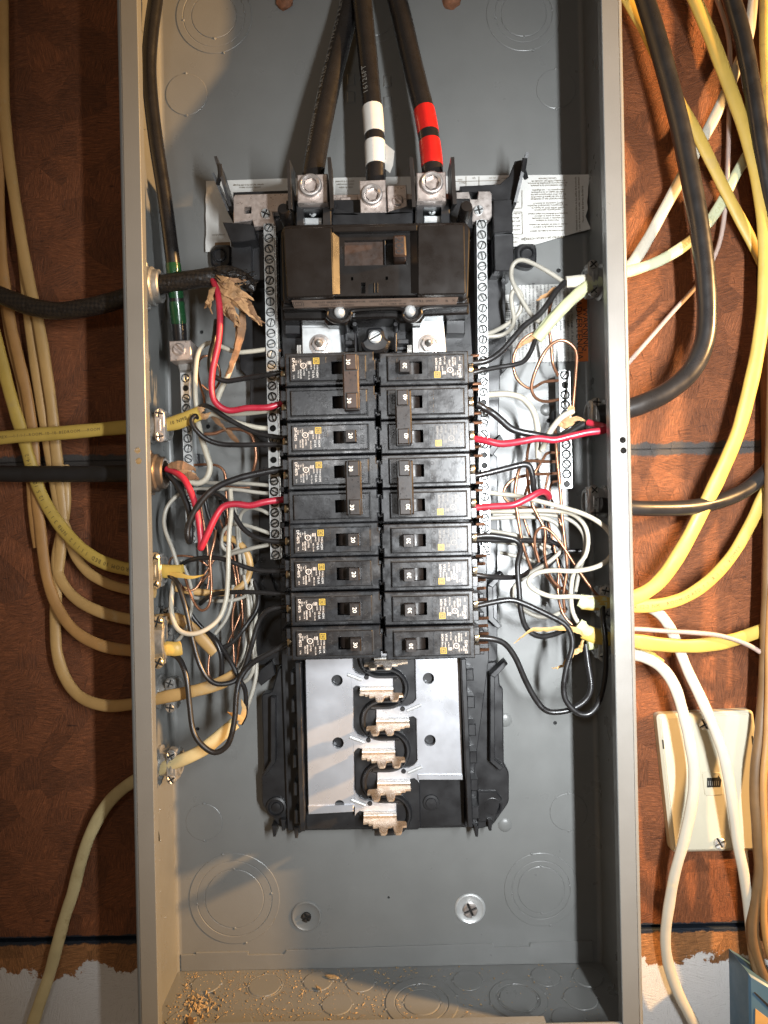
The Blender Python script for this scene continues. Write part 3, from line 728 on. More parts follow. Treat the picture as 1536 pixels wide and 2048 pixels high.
gbr, gpr, gcr = bar('ground_bar', 'short screw terminal bar near the right side wall', (1129, 742), (1134, 976), 22, .014, .027, 12, (1, 11), .95, 'ground terminal bars')
for g_, gp_, gc_ in ((gbl, gpl, gcl), (gbr, gpr, gcr)):
    for k in (4, 9): 
        q = gp_[k]; MB().box(q.x - .006, q.x + .006, q.y - .005, q.y + .005, .0, .014, .001).build('standoff', m_black, g_, gc_)
c = P(360, 700, .046)
MB().prism(PL([(338, 682), (380, 680), (384, 719), (340, 722)], .046), .020, .046, .0007).build('lug', m_lug, gbl, gcl)
MB().prism(PL([(352, 718), (382, 716), (384, 742), (360, 744)], .030), .010, .032, .001).build('lug_foot', m_dull, gbl, gcl)
screw(gbl, rel(P(359, 700, .0445), gcl), R(-45), sc_slot, 1.55, m_lug, 'lug_screw')
# ---------------------------------------------------------------- main breaker with its service lugs
MC = P(750, 520, .05)
mb = thing('main_breaker', 'wide dark brown main breaker with 200 on its handle and two square lugs on top', 'main breaker', MC)
def mp(name, px, d0, d1, c=.0006, mat=None, holes=(), corner=0.0):
    return MB().prism(PL(px, d1), d0, d1, c, holes=holes, corner=corner).build(name, mat or m_main, mb, MC)
DM = .0925
mp('case', [(562, 462), (570, 450), (930, 444), (940, 455), (936, 600), (566, 606)], .034, .080, .001, corner=.004)
mp('case_skirt', [(562, 600), (938, 594), (938, 628), (850, 632), (842, 645), (800, 646), (790, 636), (700, 638), (692, 650), (655, 650), (648, 640), (566, 640)], .036, .066, .0014)
# raised cover halves, recessed centre
mp('cover_panel', [(566, 455), (664, 453), (668, 592), (574, 596)], .078, DM, .0009, corner=.002)
mp('cover_panel', [(835, 449), (929, 447), (932, 588), (835, 590)], .078, DM, .0009, corner=.002)
mp('cover_header', [(664.5, 453), (834.5, 449.3), (834.6, 461), (664.6, 464)], .078, DM, .0006)
win = PL([(689, 481), (811, 478), (812, 529), (689, 532)], .0876)
mp('cover_centre', [(664, 464.5), (835, 461.5), (835, 591), (667, 593)], .0785, .0876, .0004, holes=[win, PL([(702, 554), (706.5, 554), (706.5, 561), (702, 561)], .0876), PL([(771, 553), (776, 553), (776, 560), (771, 560)], .0876), PL([(722, 565), (731, 565), (731, 587), (722, 587)], .0876)])
mp('window_floor', [(686, 477), (768, 476), (768, 534), (686, 535)], .078, .0835, .0003, m_brown)
mp('slot_floor', [(766, 476), (815, 475), (815, 534), (766, 534)], .076, .0788, .0003, m_slot)
mp('slot_rim', [(768, 480), (771, 480), (772, 530), (769, 530)], .079, .0866, .0003, m_black)
# sloping channel walls: left one faces the bulb
def slope(x0, x1, y0, y1, d0, d1, mat):
    a, b, c_, e = P(x0, y0, d0), P(x1, y0, d1), P(x1 + 2, y1, d1), P(x0 + 2, y1, d0)
    MB().add([a, b, c_, e, a - ED * .004, b - ED * .004, c_ - ED * .004, e - ED * .004], [(3, 2, 1, 0), (0, 1, 5, 4), (1, 2, 6, 5), (2, 3, 7, 6), (3, 0, 4, 7)]).build('channel_wall', mat, mb, MC, smooth=False)
slope(665, 678, 465, 588, DM - .0004, .0878, m_main)
slope(820, 834, 462, 586, .0878, DM - .0004, m_main)
mp('marker_rib', [(747.5, 565), (749.5, 565), (749.5, 585), (747.5, 585)], .087, .0890, .0002); mp('marker_rib', [(754, 565), (756, 565), (756, 585), (754, 585)], .087, .0890, .0002)
# handle
hx = PL([(786, 470), (811, 469), (813, 512), (787, 513)], .101)
h_ = MB().prism(hx, .080, .1010, .0012, corner=.0015).build('handle', m_brown, mb, MC)
c = P(799, 491, .1012); tt = (P(799, 510, .1012) - P(799, 470, .1012)).normalized()
MB().text('200', c, tt, Vector((-tt.y, tt.x, 0)), .0082).build('rating_number', m_black, mb, MC)
c = P(681, 505, .0878); MB().text('200A', c, -tt, -Vector((-tt.y, tt.x, 0)), .0044).build('embossed_rating', m_black, mb, MC)
# label strip on the sloping lower face
a, b, c_, e = P(583, 601, .0860), P(917, 594, .0860), P(913, 608, .0790), P(588, 615, .0790)
MB().add([a, b, c_, e, a - ED * .02, b - ED * .02, c_ - ED * .02, e - ED * .02], [(3, 2, 1, 0), (0, 1, 5, 4), (1, 2, 6, 5), (2, 3, 7, 6), (3, 0, 4, 7)]).build('label_strip', m_tlab, mb, MC, smooth=False)
rt = (b - a).normalized(); up_ = (a - e).normalized(); no = rt.cross(up_).normalized()
def strip(x, t, size, row=.5):
    q = a + (b - a) * x + (e - a) * row + no * .00012
    return q, t, size
m = MB()
for x, t, sz, row in ((.28, 'CIRCUIT BREAKER  INTERRUPTOR', .0026, .35), (.26, 'QOM2  Two Pole Frame', .0026, .75), (.56, 'SERVICE EQUIPMENT', .0026, .35), (.60, '240 V~  10kA  60 Hz', .0024, .75), (.74, 'ISSUE 1', .0024, .4), (.82, 'LL 0907/1', .0034, .45), (.93, 'R', .0036, .5), (.97, 'X', .0030, .45)):
    q, t, sz = strip(x, t, sz, row); m.text(t, q, rt, up_, sz)
q, _, _ = strip(.035, '', 0)
for r_ in (.0030, .0018):
    for p0, p1 in (((-1, 1), (1, 1)), ((-1, -1), (1, -1)), ((-1, 1), (-1, -1)), ((1, 1), (1, -1))):
        x0, x1 = min(p0[0], p1[0]) * r_ * 1.2, max(p0[0], p1[0]) * r_ * 1.2; y0, y1 = min(p0[1], p1[1]) * r_ * .8, max(p0[1], p1[1]) * r_ * .8
        e_ = .00022
        m.add([q + rt * (x0 - e_) + up_ * (y0 - e_), q + rt * (x1 + e_) + up_ * (y0 - e_), q + rt * (x1 + e_) + up_ * (y1 + e_), q + rt * (x0 - e_) + up_ * (y1 + e_)], [(0, 1, 2, 3)])
m.text('D', q, rt, up_, .0024)
m.build('label_print', m_ink, mb, MC)
# front lip with its two captive screws
lipd = .0745
lip = [(566, 617), (648, 616), (655, 633), (664, 641), (678, 645), (694, 641), (702, 630), (712, 621), (800, 618), (806, 634), (818, 643), (832, 640), (842, 628), (850, 615), (936, 609)]
MB().tube(spline([P(x, y, lipd) for x, y in lip], 4), .0016, .0022, 8).build('front_lip', m_main, mb, MC)
mp('lip_plate', [(566, 606), (936, 600), (936, 612), (848, 617), (838, 634), (820, 640), (806, 630), (802, 619), (710, 622), (700, 634), (678, 642), (660, 636), (650, 618), (566, 620)], .05, .0735, .0004)
for x, y in ((679, 625), (820, 622)):
    MB().lathe([(.0044, 0), (.0044, .001), (.0040, .0030), (.0026, .0046), (0, .0052)], P(x, y, .0735), ED, 20).build('cover_screw', m_zinc, mb, MC)
    MB().lathe([(.0036, 0), (.0036, .022), (.0, .022)], P(x - 2, y + 16, .045), ED, 14).build('screw_post', m_dull, mb, MC)
# lugs
for x0, x1, y0, y1, sx, sy in ((594, 656, 349, 405, 622, 375), (833, 893, 345, 401, 863, 370)):
    dl = .078
    mp('lug', [(x0, y0), (x1 - 1, y0 - 2), (x1, y1), (x0 + 1, y1)], .044, dl, .0008, m_lug)
    screw(mb, rel(P(sx, sy, dl - .0012), MC), .3, sc_hex, 1.02, m_alu, 'lug_screw')
    q = [(x0 - 2, y1 - 2), (x1 + 6, y1 - 4), (x1 + 8, y1 + 52), (x0 - 3, y1 + 54)]
    mp('lug_housing', q, .03, .0700, .001, m_black, holes=[PL([(x0 + 13, y1 + 14), (x1 - 10, y1 + 13), (x1 - 10, y1 + 44), (x0 + 13, y1 + 45)], .0700)])
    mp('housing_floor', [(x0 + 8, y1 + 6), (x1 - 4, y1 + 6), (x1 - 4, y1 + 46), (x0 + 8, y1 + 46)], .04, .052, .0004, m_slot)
    mp('terminal_strap', [(x0 + 15, y1 + 30), (x1 - 12, y1 + 30), (x1 - 12, y1 + 44), (x0 + 15, y1 + 44)], .05, .060, .0006, m_zinc)
    screw(mb, rel(P((x0 + x1) / 2 + 1, y1 + 22, .060), MC), None, sc_slot, .9, m_zinc)
def barrier(a, b, c2, e2, th):
    """tall fin between the lugs seen on edge: rear edge a-b, front edge c2-e2 as (x,y,d)"""
    A, B, C_, E = (P(*q) for q in (a, b, c2, e2)); n = EU * th / 2
    MB().add([A - n, A + n, B - n, B + n, C_ - n, C_ + n, E - n, E + n], [(0, 2, 6, 4), (1, 5, 7, 3), (0, 4, 5, 1), (2, 3, 7, 6), (4, 6, 7, 5), (0, 1, 3, 2)]).build('lug_barrier', m_black, mb, MC, smooth=False)
barrier((588, 345, .040), (592, 425, .040), (576, 318, .088), (580, 418, .092), .0022)
barrier((663, 345, .040), (665, 425, .040), (658, 314, .088), (664, 416, .092), .0026)
barrier((826, 345, .040), (828, 425, .040), (822, 314, .088), (828, 414, .092), .0026)
barrier((898, 345, .040), (900, 425, .040), (905, 314, .088), (910, 408, .092), .0026)
mp('lug_deck', [(572, 400), (940, 396), (946, 455), (568, 460)], .03, .050, .001, m_black)
mp('neutral_deck', [(664, 425), (826, 422), (826, 452), (664, 455)], .05, .0660, .0008, m_black)
for pts in ([(664, 414), (717, 428), (717, 431), (664, 430)], [(826, 408), (770, 426), (770, 430), (826, 426)]): mp('deck_gusset', pts, .05, .066, .0004, m_black)
c = P(746, 444, .0662); MB().text('N', c, EU, EV, .0075).build('embossed_letter', m_slot, mb, MC)
for x, y in ((580, 458), (922, 453)): MB().lathe([(.0046, 0), (.0046, .0360), (.0038, .0375), (0, .0375)], P(x, y, .05), ED, 16).build('corner_post', m_main, mb, MC)

# neutral lug and its straps: belongs to the neutral connection, stands on its own feet
NC = P(746, 395, .04)
nl = thing('neutral_lug', 'square aluminium neutral lug with socket screw between the two main breaker lugs', 'lug', NC)
def np_(name, px, d0, d1, mat, c=.0006, holes=()): return MB().prism(PL(px, d1), d0, d1, c, holes=holes).build(name, mat, nl, NC)
np_('lug_body', [(719, 361), (771, 359), (773, 424), (721, 426)], .030, .066, m_lug)
screw(nl, rel(P(744, 393, .0648), NC), .2, sc_hex, .98, m_alu, 'lug_screw')
np_('bonding_block', [(774, 371), (813, 369), (815, 415), (776, 424)], .030, .054, m_lug)
screw(nl, rel(P(795, 403, .0525), NC), R(-42), sc_slot, 1.40, m_lug, 'bonding_screw')
np_('strap', [(466, 394), (470, 389), (577, 386), (577, 421), (545, 424), (551, 450), (508, 453), (505, 440), (467, 446)], .036, .0440, m_lug, holes=[PL([(489, 414), (503, 413), (503, 427), (489, 428)], .044)])
np_('strap_hole_floor', [(487, 410), (506, 410), (506, 430), (487, 430)], .034, .037, m_slot)
np_('strap', [(680, 395), (716, 392), (716, 424), (694, 424), (682, 416)], .036, .044, m_lug)
np_('strap', [(912, 384), (938, 383), (942, 398), (955, 398), (957, 382), (980, 382), (984, 388), (984, 432), (978, 440), (943, 443), (946, 416), (914, 418)], .036, .044, m_alu)
np_('under_strap', [(577, 390), (912, 386), (912, 410), (577, 412)], .030, .0355, m_lug)
for x, y in ((531, 428), (957, 421)): screw(nl, rel(P(x, y, .044), NC), None, sc_cross, 1.05, m_zinc)

# ---------------------------------------------------------------- branch breakers (built once each, canonical left-hand ones)
DB = .0362                         # foot of a breaker
PXD = .0898                        # label panel
def housing_mesh():
    hole = rect(.0019, .0194, -.0049, .0049)
    m = MB()
    m.prism([(-.0325, -.0122), (.0335, -.0122), (.0335, -.0060), (.0348, -.0060), (.0348, .0060), (.0335, .0060), (.0335, .0122), (-.0325, .0122)], 0, .0508, .0007, holes=[hole])
    m.prism([(-.0370, -.0100), (-.0322, -.0100), (-.0322, -.0035), (-.0370, -.0035)], 0, .0455, .0005)
    m.prism([(-.0370, .0030), (-.0322, .0030), (-.0322, .0108), (-.0370, .0108)], 0, .0470, .0005)
    m.prism([(-.0345, -.0036), (-.0322, -.0036), (-.0322, .0031), (-.0345, .0031)], 0, .0300, .0004)
    m.prism(rect(.0333, .0365, -.0085, .0085), 0, .0440, .0005)
    m.prism(rect(.0333, .0385, -.0030, .0030), 0, .0400, .0004)
    # shadow gap between this case and the next
    return m
def panel_mesh():
    m = MB()
    m.prism([(-.0287, -.0093), (.0278, -.0093), (.0278, .0093), (-.0287, .0093)], .0506, .0536, .0006, holes=[rect(.0021, .0192, -.0047, .0047)], corner=.0008)
    m.prism([(.0205, -.0080), (.0268, -.0080), (.0268, .0080), (.0205, .0080)], .0536, .0538, .0001)
    m.prism([(-.0062, -.0080), (-.0018, -.0080), (-.0018, .0080), (-.0062, .0080)], .0536, .0538, .0001)
    return m
def shade_line_mesh():  # dark strips paint in the shadow line round the raised front panel
    m = MB()
    for q in (rect(-.0296, -.0284, -.0099, .0099), rect(-.0296, .0286, -.0102, -.0090), rect(.0275, .0287, -.0099, .0099), rect(-.0296, .0286, .0090, .0100)): m.prism(q, .0505, .0510, .0)
    return m
BR = MB()
px_h = housing_mesh().build('housing', m_brk); px_p = panel_mesh().build('front_panel', m_brk); px_g = shade_line_mesh().build('panel_shade_line', m_slot)
m = MB(); m.prism(rect(-.0282, -.0069, -.0080, .0080), .0535, .05372, .00004, corner=.0006); px_l = m.build('label', m_lab)
def label_print():
    """reads down the breaker: local right = -v, local up = +u"""
    rt, up_ = Vector((0, -1, 0)), Vector((1, 0, 0)); z = .0538
    m = MB()
    for t, u, v, s in (('TYPE', -.0083, .0008, .0016), ('HOM', -.0084, -.0042, .0023), ('120/240V', -.0104, .0010, .0012), ('10 kA', -.0113, -.0044, .0024), ('HACR', -.0128, .0010, .0013), ('40C Cu-Al', -.0146, -.0050, .0014), ('Made in U.S.A.', -.0162, .0012, .0011),
                       ('LISTED', -.0182, -.0030, .0016), ('CIRCUIT', -.0206, .0042, .0014), ('BREAKER', -.0206, -.0040, .0017), ('No.', -.0222, .0050, .0013), ('NN-114', -.0224, -.0040, .0016), ('ISSUE', -.0240, .0044, .0015), ('DP-4075', -.0258, .0030, .0028), ('10/16', -.0258, -.0060, .0013)):
        m.text(t, (u, v, z), rt, up_, s)
    m.lathe([(.0017, z), (.0021, z)], (-.0186, .0022, 0), ED, 20); m.text('UL', (-.0186, .0022, z), rt, up_, .0017)
    for k in range(3): m.add([(-.0152 + k * .0010, .0030, z), (-.0152 + k * .0010, .0055, z), (-.0148 + k * .0010, .0055, z), (-.0148 + k * .0010, .0030, z)], [(0, 1, 2, 3)])
    return m
def logo_print():
    m = MB(); z = .0539; c = Vector((-.0090, .0055, z)); s = .0023
    def fr(a, b):
        o = [(c.x - a, c.y - a), (c.x + a, c.y - a), (c.x + a, c.y + a), (c.x - a, c.y + a)]; i = [(c.x - b, c.y - b), (c.x + b, c.y - b), (c.x + b, c.y + b), (c.x - b, c.y + b)]
        m.add([(q[0], q[1], z) for q in o + i], [(k, (k + 1) % 4, 4 + (k + 1) % 4, 4 + k) for k in range(4)])
    fr(s, s * .78); fr(s * .56, s * .38)
    m.text('D', c, Vector((0, -1, 0)), Vector((1, 0, 0)), s * .8)
    return m
px_t = label_print().build('label_print', m_pr_w); px_y = logo_print().build('square_logo', m_pr_y); px_tg = px_t.copy(); px_tg.data = px_t.data.copy(); px_tg.data.materials[0] = m_pr_g; COL.objects.link(px_tg)
m = MB(); m.text('OFF', (-.0040, .0030, .0539), Vector((0, -1, 0)), Vector((1, 0, 0)), .0040); m.text('O', (-.0040, -.0052, .0539), Vector((0, -1, 0)), Vector((1, 0, 0)), .0040); px_o = m.build('off_mark', m_slot); m = MB(); m.text('ON', (.0236, -.0020, .0539), Vector((0, -1, 0)), Vector((1, 0, 0)), .0044); m.text('I', (.0236, .0055, .0539), Vector((0, -1, 0)), Vector((1, 0, 0)), .0044)
px_o2 = m.build('on_mark', m_slot)
# toggle: drum in the slot and a tilted tip
m = MB(); m.lathe([(.0080, -.0044), (.0080, .0044)], (.0106, 0, .0432), EV, 20); m.lathe([(0, .0044), (.0080, .0044)], (.0106, 0, .0432), EV, 20); m.lathe([(.0080, -.0044), (0, -.0044)], (.0106, 0, .0432), EV, 20)
m.add([(.0110, -.0044, .0470), (.0110, .0044, .0470), (.0118, .0044, .0618), (.0118, -.0044, .0618), (.0192, -.0044, .0465), (.0192, .0044, .0465), (.0194, .0044, .0610), (.0194, -.0044, .0610), (.0186, .0042, .0619), (.0186, -.0042, .0619)],
      [(0, 3, 2, 1), (3, 9, 8, 2), (9, 7, 6, 8), (4, 5, 6, 7), (1, 2, 8, 6, 5), (0, 4, 7, 9, 3)])
px_k = m.build('handle', m_handle, sharp=25)
m = MB(); m.lathe([(.0080, -.0044), (.0080, .0044)], (.0106, 0, .0432), EV, 20); px_d = m.build('handle_drum', m_handle)
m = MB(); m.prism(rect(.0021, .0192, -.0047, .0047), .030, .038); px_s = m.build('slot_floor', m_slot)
def num(t, z):
    m = MB(); m.text(t, (.0153, 0, z), Vector((0, -1, 0)), Vector((1, 0, 0)), .0043); return m.build('rating_number', m_num)
NUM = {t: num(t, 0) for t in ('20', '30', '40')}
# handle tie over both toggles of a double breaker
def tie_mesh():
    m = MB(); m.prism(rect(.0109, .0226, -.0197, .0197), .0535, .0660, .0011, corner=.0010)
    for sg in (1, -1):
        m.prism(rect(.0134, .0212, sg * .0140 - .0056, sg * .0140 + .0056), .0655, .0672, .0006)
    rr = random.Random(2)
    for _ in range(22):
        u, v = rr.uniform(.0128, .0208), rr.uniform(-.0070, .0070); m.prism(rect(u, u + .0006, v, v + rr.uniform(.0004, .0012)), .0655, .0662, .0)
    return m
px_tie = tie_mesh().build('handle_tie', m_handle)
def frame_mesh():
    m = MB()
    for sg in (1, -1):
        c = sg * .0140
        for q in (rect(.0126, .0133, c - .0063, c + .0063), rect(.0213, .0220, c - .0063, c + .0063), rect(.0133, .0213, c + .0057, c + .0063), rect(.0133, .0213, c - .0063, c - .0057)): m.prism(q, .0655, .06615, 0)
    return m
px_fr = frame_mesh().build('tie_groove', m_slot)
# brass terminal screw on the wire end, seen edge-on
m = MB(); m.lathe([(0, .0), (.0036, .0), (.0036, -.0022), (.0030, -.0030), (0, -.0030)], (-.0345, -.0008, .036), EU, 16); px_ts = m.build('terminal_screw', m_brass)
PROTO += [px_h, px_p, px_g, px_l, px_t, px_y, px_tg, px_o, px_o2, px_k, px_d, px_s, px_tie, px_fr, px_ts] + list(NUM.values())
rb = random.Random(11)
def pole(t, v, rot, lab, num_, faded, tie):
    cs, sn = math.cos(rot), math.sin(rot)
    off = Vector((-sn * v, cs * v, 0))
    h = link('housing', px_h, t, off, rot)
    link('front_panel', px_p, t, off, rot); link('panel_shade_line', px_g, t, off, rot); link('slot_floor', px_s, t, off, rot); link('off_mark', px_o, t, off, rot); link('on_mark', px_o2, t, off, rot); link('terminal_screw', px_ts, t, off, rot)
    if lab:
        l = link('label', px_l, t, off, rot)
        o = link('label_print', px_tg if faded else px_t, l, (0, 0, 0)); o = link('square_logo', px_y, l, (0, 0, 0))
    if tie: link('handle_drum', px_d, t, off, rot)
    else:
        k = link('handle', px_k, t, off, rot); n_ = link('rating_number', NUM[num_], k, (0, 0, .06205)); n_.rotation_euler = (0, 0, 0)
def breaker(x, y, right, num_, label, double=False, faded=False, tone=None):
    pc = P(x, y, PXD); c = Vector((pc.x, pc.y, DB))
    nm = 'double_breaker' if double else 'single_breaker'
    t = thing(nm, label, 'circuit breaker', c, 'branch circuit breakers in two columns')
    rot = (math.pi if right else 0) + rb.uniform(-.004, .004) + (R(.35) if not right else R(.25))
    if not double:
        pole(t, 0, rot, True, num_, faded, False)
    else:
        g = .01275
        pole(t, g, rot, True, num_, faded, True); pole(t, -g, rot, False, num_, faded, True)
        o = link('handle_tie', px_tie, t, (0, 0, 0), rot)
        if tone: o.data = o.data.copy(); o.data.materials[0] = tone
        link('tie_groove', px_fr, t, (0, 0, 0), rot)
        for sg in (1, -1):
            q = Vector((-math.sin(rot) * .0140 * sg, math.cos(rot) * .0140 * sg, .0673)); link('rating_number', NUM[num_], t, q, rot)
    return t
breaker(658, 770.5, False, '30', 'double 30 breaker with a handle tie coloured brown for lamp glow at the top of the left column', True, tone=m_brown)  # brown tie colour holds the warm bulb's reflection; the plastic matches the others
breaker(661, 875, False, '20', 'single 20 breaker between the two double breakers of the left column')
breaker(663.5, 978.5, False, '30', 'double 30 breaker with a black handle tie, second double of the left column', True)
breaker(666, 1080, False, '20', 'single 20 breaker just below the second double breaker of the left column')
breaker(667.5, 1148, False, '20', 'single 20 breaker in the left column, between two other 20s')
breaker(669, 1218, False, '20', 'lowest single 20 breaker of the left column, right above the single 30')
breaker(670.5, 1287, False, '30', 'single 30 breaker at the bottom of the left column')
breaker(850, 735, True, '20', 'single 20 breaker at the top of the right column')
breaker(851.5, 837.5, True, '40', 'double 40 breaker with black handle tie in the right column', True, faded=True)
breaker(855, 975, True, '30', 'double 30 breaker with black handle tie in the middle of the right column', True, faded=True)
breaker(857.5, 1080, True, '20', 'single 20 breaker just below the double 30 of the right column', faded=True)
breaker(858.5, 1148, True, '20', 'lower of the single 20 breakers below the double 30 of the right column')
breaker(860, 1217, True, '30', 'upper single 30 breaker of the right column, under the 20s')
breaker(862.5, 1287, True, '30', 'single 30 breaker at the bottom of the right column')
# ---------------------------------------------------------------- papers and stickers on the back panel
def lift(x): return .0046 + max(0, (x - 1120) / 60) ** 2 * .006
sheet = MB(); nx, ny = 30, 8
top = [(415, 362), (560, 357), (700, 355), (950, 351), (1181, 349)]; bot = [(410, 504), (560, 503), (700, 502), (1062, 492), (1177, 458)]
def lerp(pl, x):
    for a, b in zip(pl, pl[1:]):
        if x <= b[0]: return a[1] + (b[1] - a[1]) * max(0, (x - a[0])) / (b[0] - a[0])
    return pl[-1][1]
rj = random.Random(5); jag = [rj.uniform(-4, 3) - 6 * math.sin(math.pi * j / ny) for j in range(ny + 1)]
vs = []
for th in (0, .0003):
    for j in range(ny + 1):
        for i in range(nx + 1):
            x = 412 + (1179 - 412) * i / nx + (jag[j] if i == nx else 0) + (rj.uniform(-1.5, 1.5) if i == 0 and th == 0 else 0)
            t = lerp(top, x); b_ = lerp(bot, x); vs.append(P(x, t + (b_ - t) * j / ny, lift(x) - th))
N1 = (nx + 1) * (ny + 1); fs = []
for j in range(ny):
    for i in range(nx):
        q = (j * (nx + 1) + i, j * (nx + 1) + i + 1, (j + 1) * (nx + 1) + i + 1, (j + 1) * (nx + 1) + i)
        fs.append(q[::-1]); fs.append(tuple(k + N1 for k in q))
lo = P(800, 430, .004)
sh = tag(sheet.add(vs, fs).build('paper_label', m_paper, None, lo), 'torn white paper instruction label upside down behind the main breaker', 'label')
m = MB(); LFT, DWN = -EU, -EV
rows = [(357, 'Circuito Derivado'), (362, 'automatico HOM por consulta de'), (366.5, 'de interruptores principales de potencia'), (371, 'El valor nominal total de la potencia'),
        (380, 'interruptores no ... ver diagrama'), (384.5, 'total del equipo es de la potencia'), (389, 'No use otros interruptores que los'), (393.5, 'de la caja de Square D antes de la'), (398, 'los interruptores que se especifican'),
        (406.5, '(ACC) accesorios de Square D'), (411, 'los interruptores automaticos derivados'), (415.5, 'HOMT HOM, QOT de Square D'), (420, 'interruptores automaticos'),
        (427.5, 'desconecte la alimentacion segun manual'), (432, 'antes de quitar la cubierta'), (436.5, 'corresponda a valores nominales'), (441, 'Para retirar la cubierta'),
        (449, 'interior al nivel de cableado de maximo'), (454, 'retire la trampa de la cubierta'), (462, 'instrucciones en la tapa del tablero')]
for y, t in rows: m.text(t, P(1095 + (y % 3), y + (1095 - 1095) * .02, .0052), LFT, DWN, .0021)
m.text('CENTRO DE CARGA HOMELINE', P(1085, 476, .0052), LFT * .999 - EV * .04, DWN + EU * -.04, .0026)
m.lathe([(.0011, 0), (.0014, 0)], P(1050, 478, .0052), ED, 16)
for x, t, s in ((1152, 'relacionada con el calibre de los cables de la entrada', .0022), (1158, 'y cable de aluminio sin aislar, terminales de aluminio', .0022), (1165, 'Neutros y las barras de tierra', .0026)):
    m.text(t, P(x, 408, lift(x) + .0008), EV, -EU, s)
for x, y, t in ((1031, 405, 'neutro'), (1031, 428, 'en caso de'), (1031, 436, 'adicional'), (1031, 443, 'para cable'), (1031, 452, 'sobre ellas'), (1031, 460, 'instalacion'), (1031, 476, 'Vea los'), (1031, 485, 'Lugar'), (497, 370, 'apriete de 5,65 N-m (50 lb-pulg)'), (500, 375, 'tornillo interior marco'), (690, 363, 'entre 5 y la terminal'), (690, 369, 'instrucciones para'), (692, 375, 'cable de cobre'), (765, 372, 'tornillos'), (437, 470, 'consumidores'), (880, 366, 'calibre'), (985, 356, 'AL CU'), (948, 356, '2/0'), (920, 360, 'mm2'), (925, 366, 'clase 2'), (1010, 357, 'torsion')):
    m.text(t, P(x, y, .0052), LFT, DWN, .0020)
def lines(m, segs, d, wd=.00022):
    for x0, y0, x1, y1 in segs:
        a, b = P(x0, y0, d), P(x1, y1, d); t = (b - a).normalized(); n = Vector((-t.y, t.x, 0)) * wd
        m.add([a + n, b + n, b - n, a - n], [(3, 2, 1, 0)])
lines(m, [(1044, 380, 1044, 416), (1028, 417, 1044, 416), (1028, 424, 1044, 424), (1044, 424, 1045, 468), (1028, 469, 1045, 468), (932, 353, 932, 372), (958, 353, 958, 372), (905, 363, 1000, 361)], .0052)
m.build('label_print', m_ink2, sh, lo)
lp_ = MB().prism(PL([(430, 485), (460, 484), (460, 491), (430, 492)], .0052), .005, .00525).build('label_bar', m_brwn, sh, lo)

def sticker(px, d, mat, label, name='sticker', par=None, org=None):
    c = P(*px[0], d)
    o = MB().prism(PL(px, d), d - .0004, d, 0).build(name, mat, None, c)
    tag(o, label, 'label'); return o, c
o, c = sticker([(962, 592), (1024, 589), (1026, 690), (964, 692)], .0009, m_paper, 'white barcode sticker on the back panel beside the right terminal bar', 'barcode_label')
m = MB(); rbz = random.Random(8); y = 604
while y < 682:
    h = rbz.choice((.8, 1.0, 1.4, 2.0, 2.8)); m.prism(PL([(983, y), (1021, y - 1), (1021, y - 1 + h), (983, y + h)], .00105), .0008, .00105); y += h + rbz.choice((.9, 1.2, 1.8, 2.4))
m.text('40506871', P(977, 640, .00105), -EV, EU, .0040); m.build('barcode_print', m_ink, o, c)
o, c = sticker([(1022, 571), (1153, 567), (1156, 722), (1026, 725)], .0010, m_paper, 'white warning text sticker on the back panel behind the right hand wires', 'warning_label')
m = MB()
warn = ['This equipment must be installed', 'and serviced only by qualified', 'electrical personnel. Turn off', 'all power supplying this panel', 'before working on or inside it.', 'Box remains energized with the', 'main off. Replace all devices', 'and covers before turning on', 'power to this equipment. Este', 'equipo debe ser instalado por', 'personal electrico calificado', 'y desenergice antes de abrir']
for k, t in enumerate(warn + warn[:4]):
    x = 1030 + k * 7.6
    m.text(t, P(x, 612, .00115), -EV, EU, .0031); m.text(warn[(k * 5 + 3) % 12], P(x + 1, 684, .00115), -EV, EU, .0031)
m.build('label_print', m_ink, o, c)
o, c = sticker([(1153.5, 592), (1179, 591), (1182, 722), (1156.5, 723)], .0012, m_org, 'orange strip reading WARNING and ADVERTENCIA beside the warning sticker', 'warning_strip')
m = MB(); m.text('WARNING', P(1172, 658, .00135), -EV, EU, .0078); m.text('ADVERTENCIA', P(1159, 660, .00135), -EV, EU, .0078); m.build('label_print', m_ink, o, c)

# ---------------------------------------------------------------- wires, cables, clamps
def run(name, label, cat, s, r_, mat, rb=None, n=6, seg=10, group=None, wob=0.0):
    pts = path(s, n)
    if cat == 'cable':                               # carry on past the picture's edge
        for e_, e2 in ((0, 3), (-1, -4)):
            q = pts[e_]; k = CAM_D - q.z; a_, b_ = q.x / k, q.y / k; X = 768 + FPX * (a_ * CR - b_ * SR); Y = 1024 - FPX * (a_ * SR + b_ * CR)
            if not (5 < X < 1531 and 5 < Y < 2043):
                t_ = (q - pts[e2]); t_.z = 0; t_.normalize(); ext = [q + t_ * .04 * j for j in range(1, 6)]
                pts = ext[::-1] + pts if e_ == 0 else pts + ext
    if wob:
        rr = random.Random(len(s)); ph = rr.uniform(0, 6)
        ra = [r_ / 1000 * (1 + wob * math.sin(ph + i * .37) + wob * .6 * math.sin(i * .91)) for i in range(len(pts))]
        rbb = [(rb or r_) / 1000 * (1 - wob * .6 * math.sin(ph + i * .37)) for i in range(len(pts))]
    else: ra, rbb = r_ / 1000, (rb or r_) / 1000
    c = pts[0]
    o = MB().tube(pts, ra, rbb, seg).build(name, mat, None, c, 60)
    tag(o, label, cat, group)
    return o, pts, c
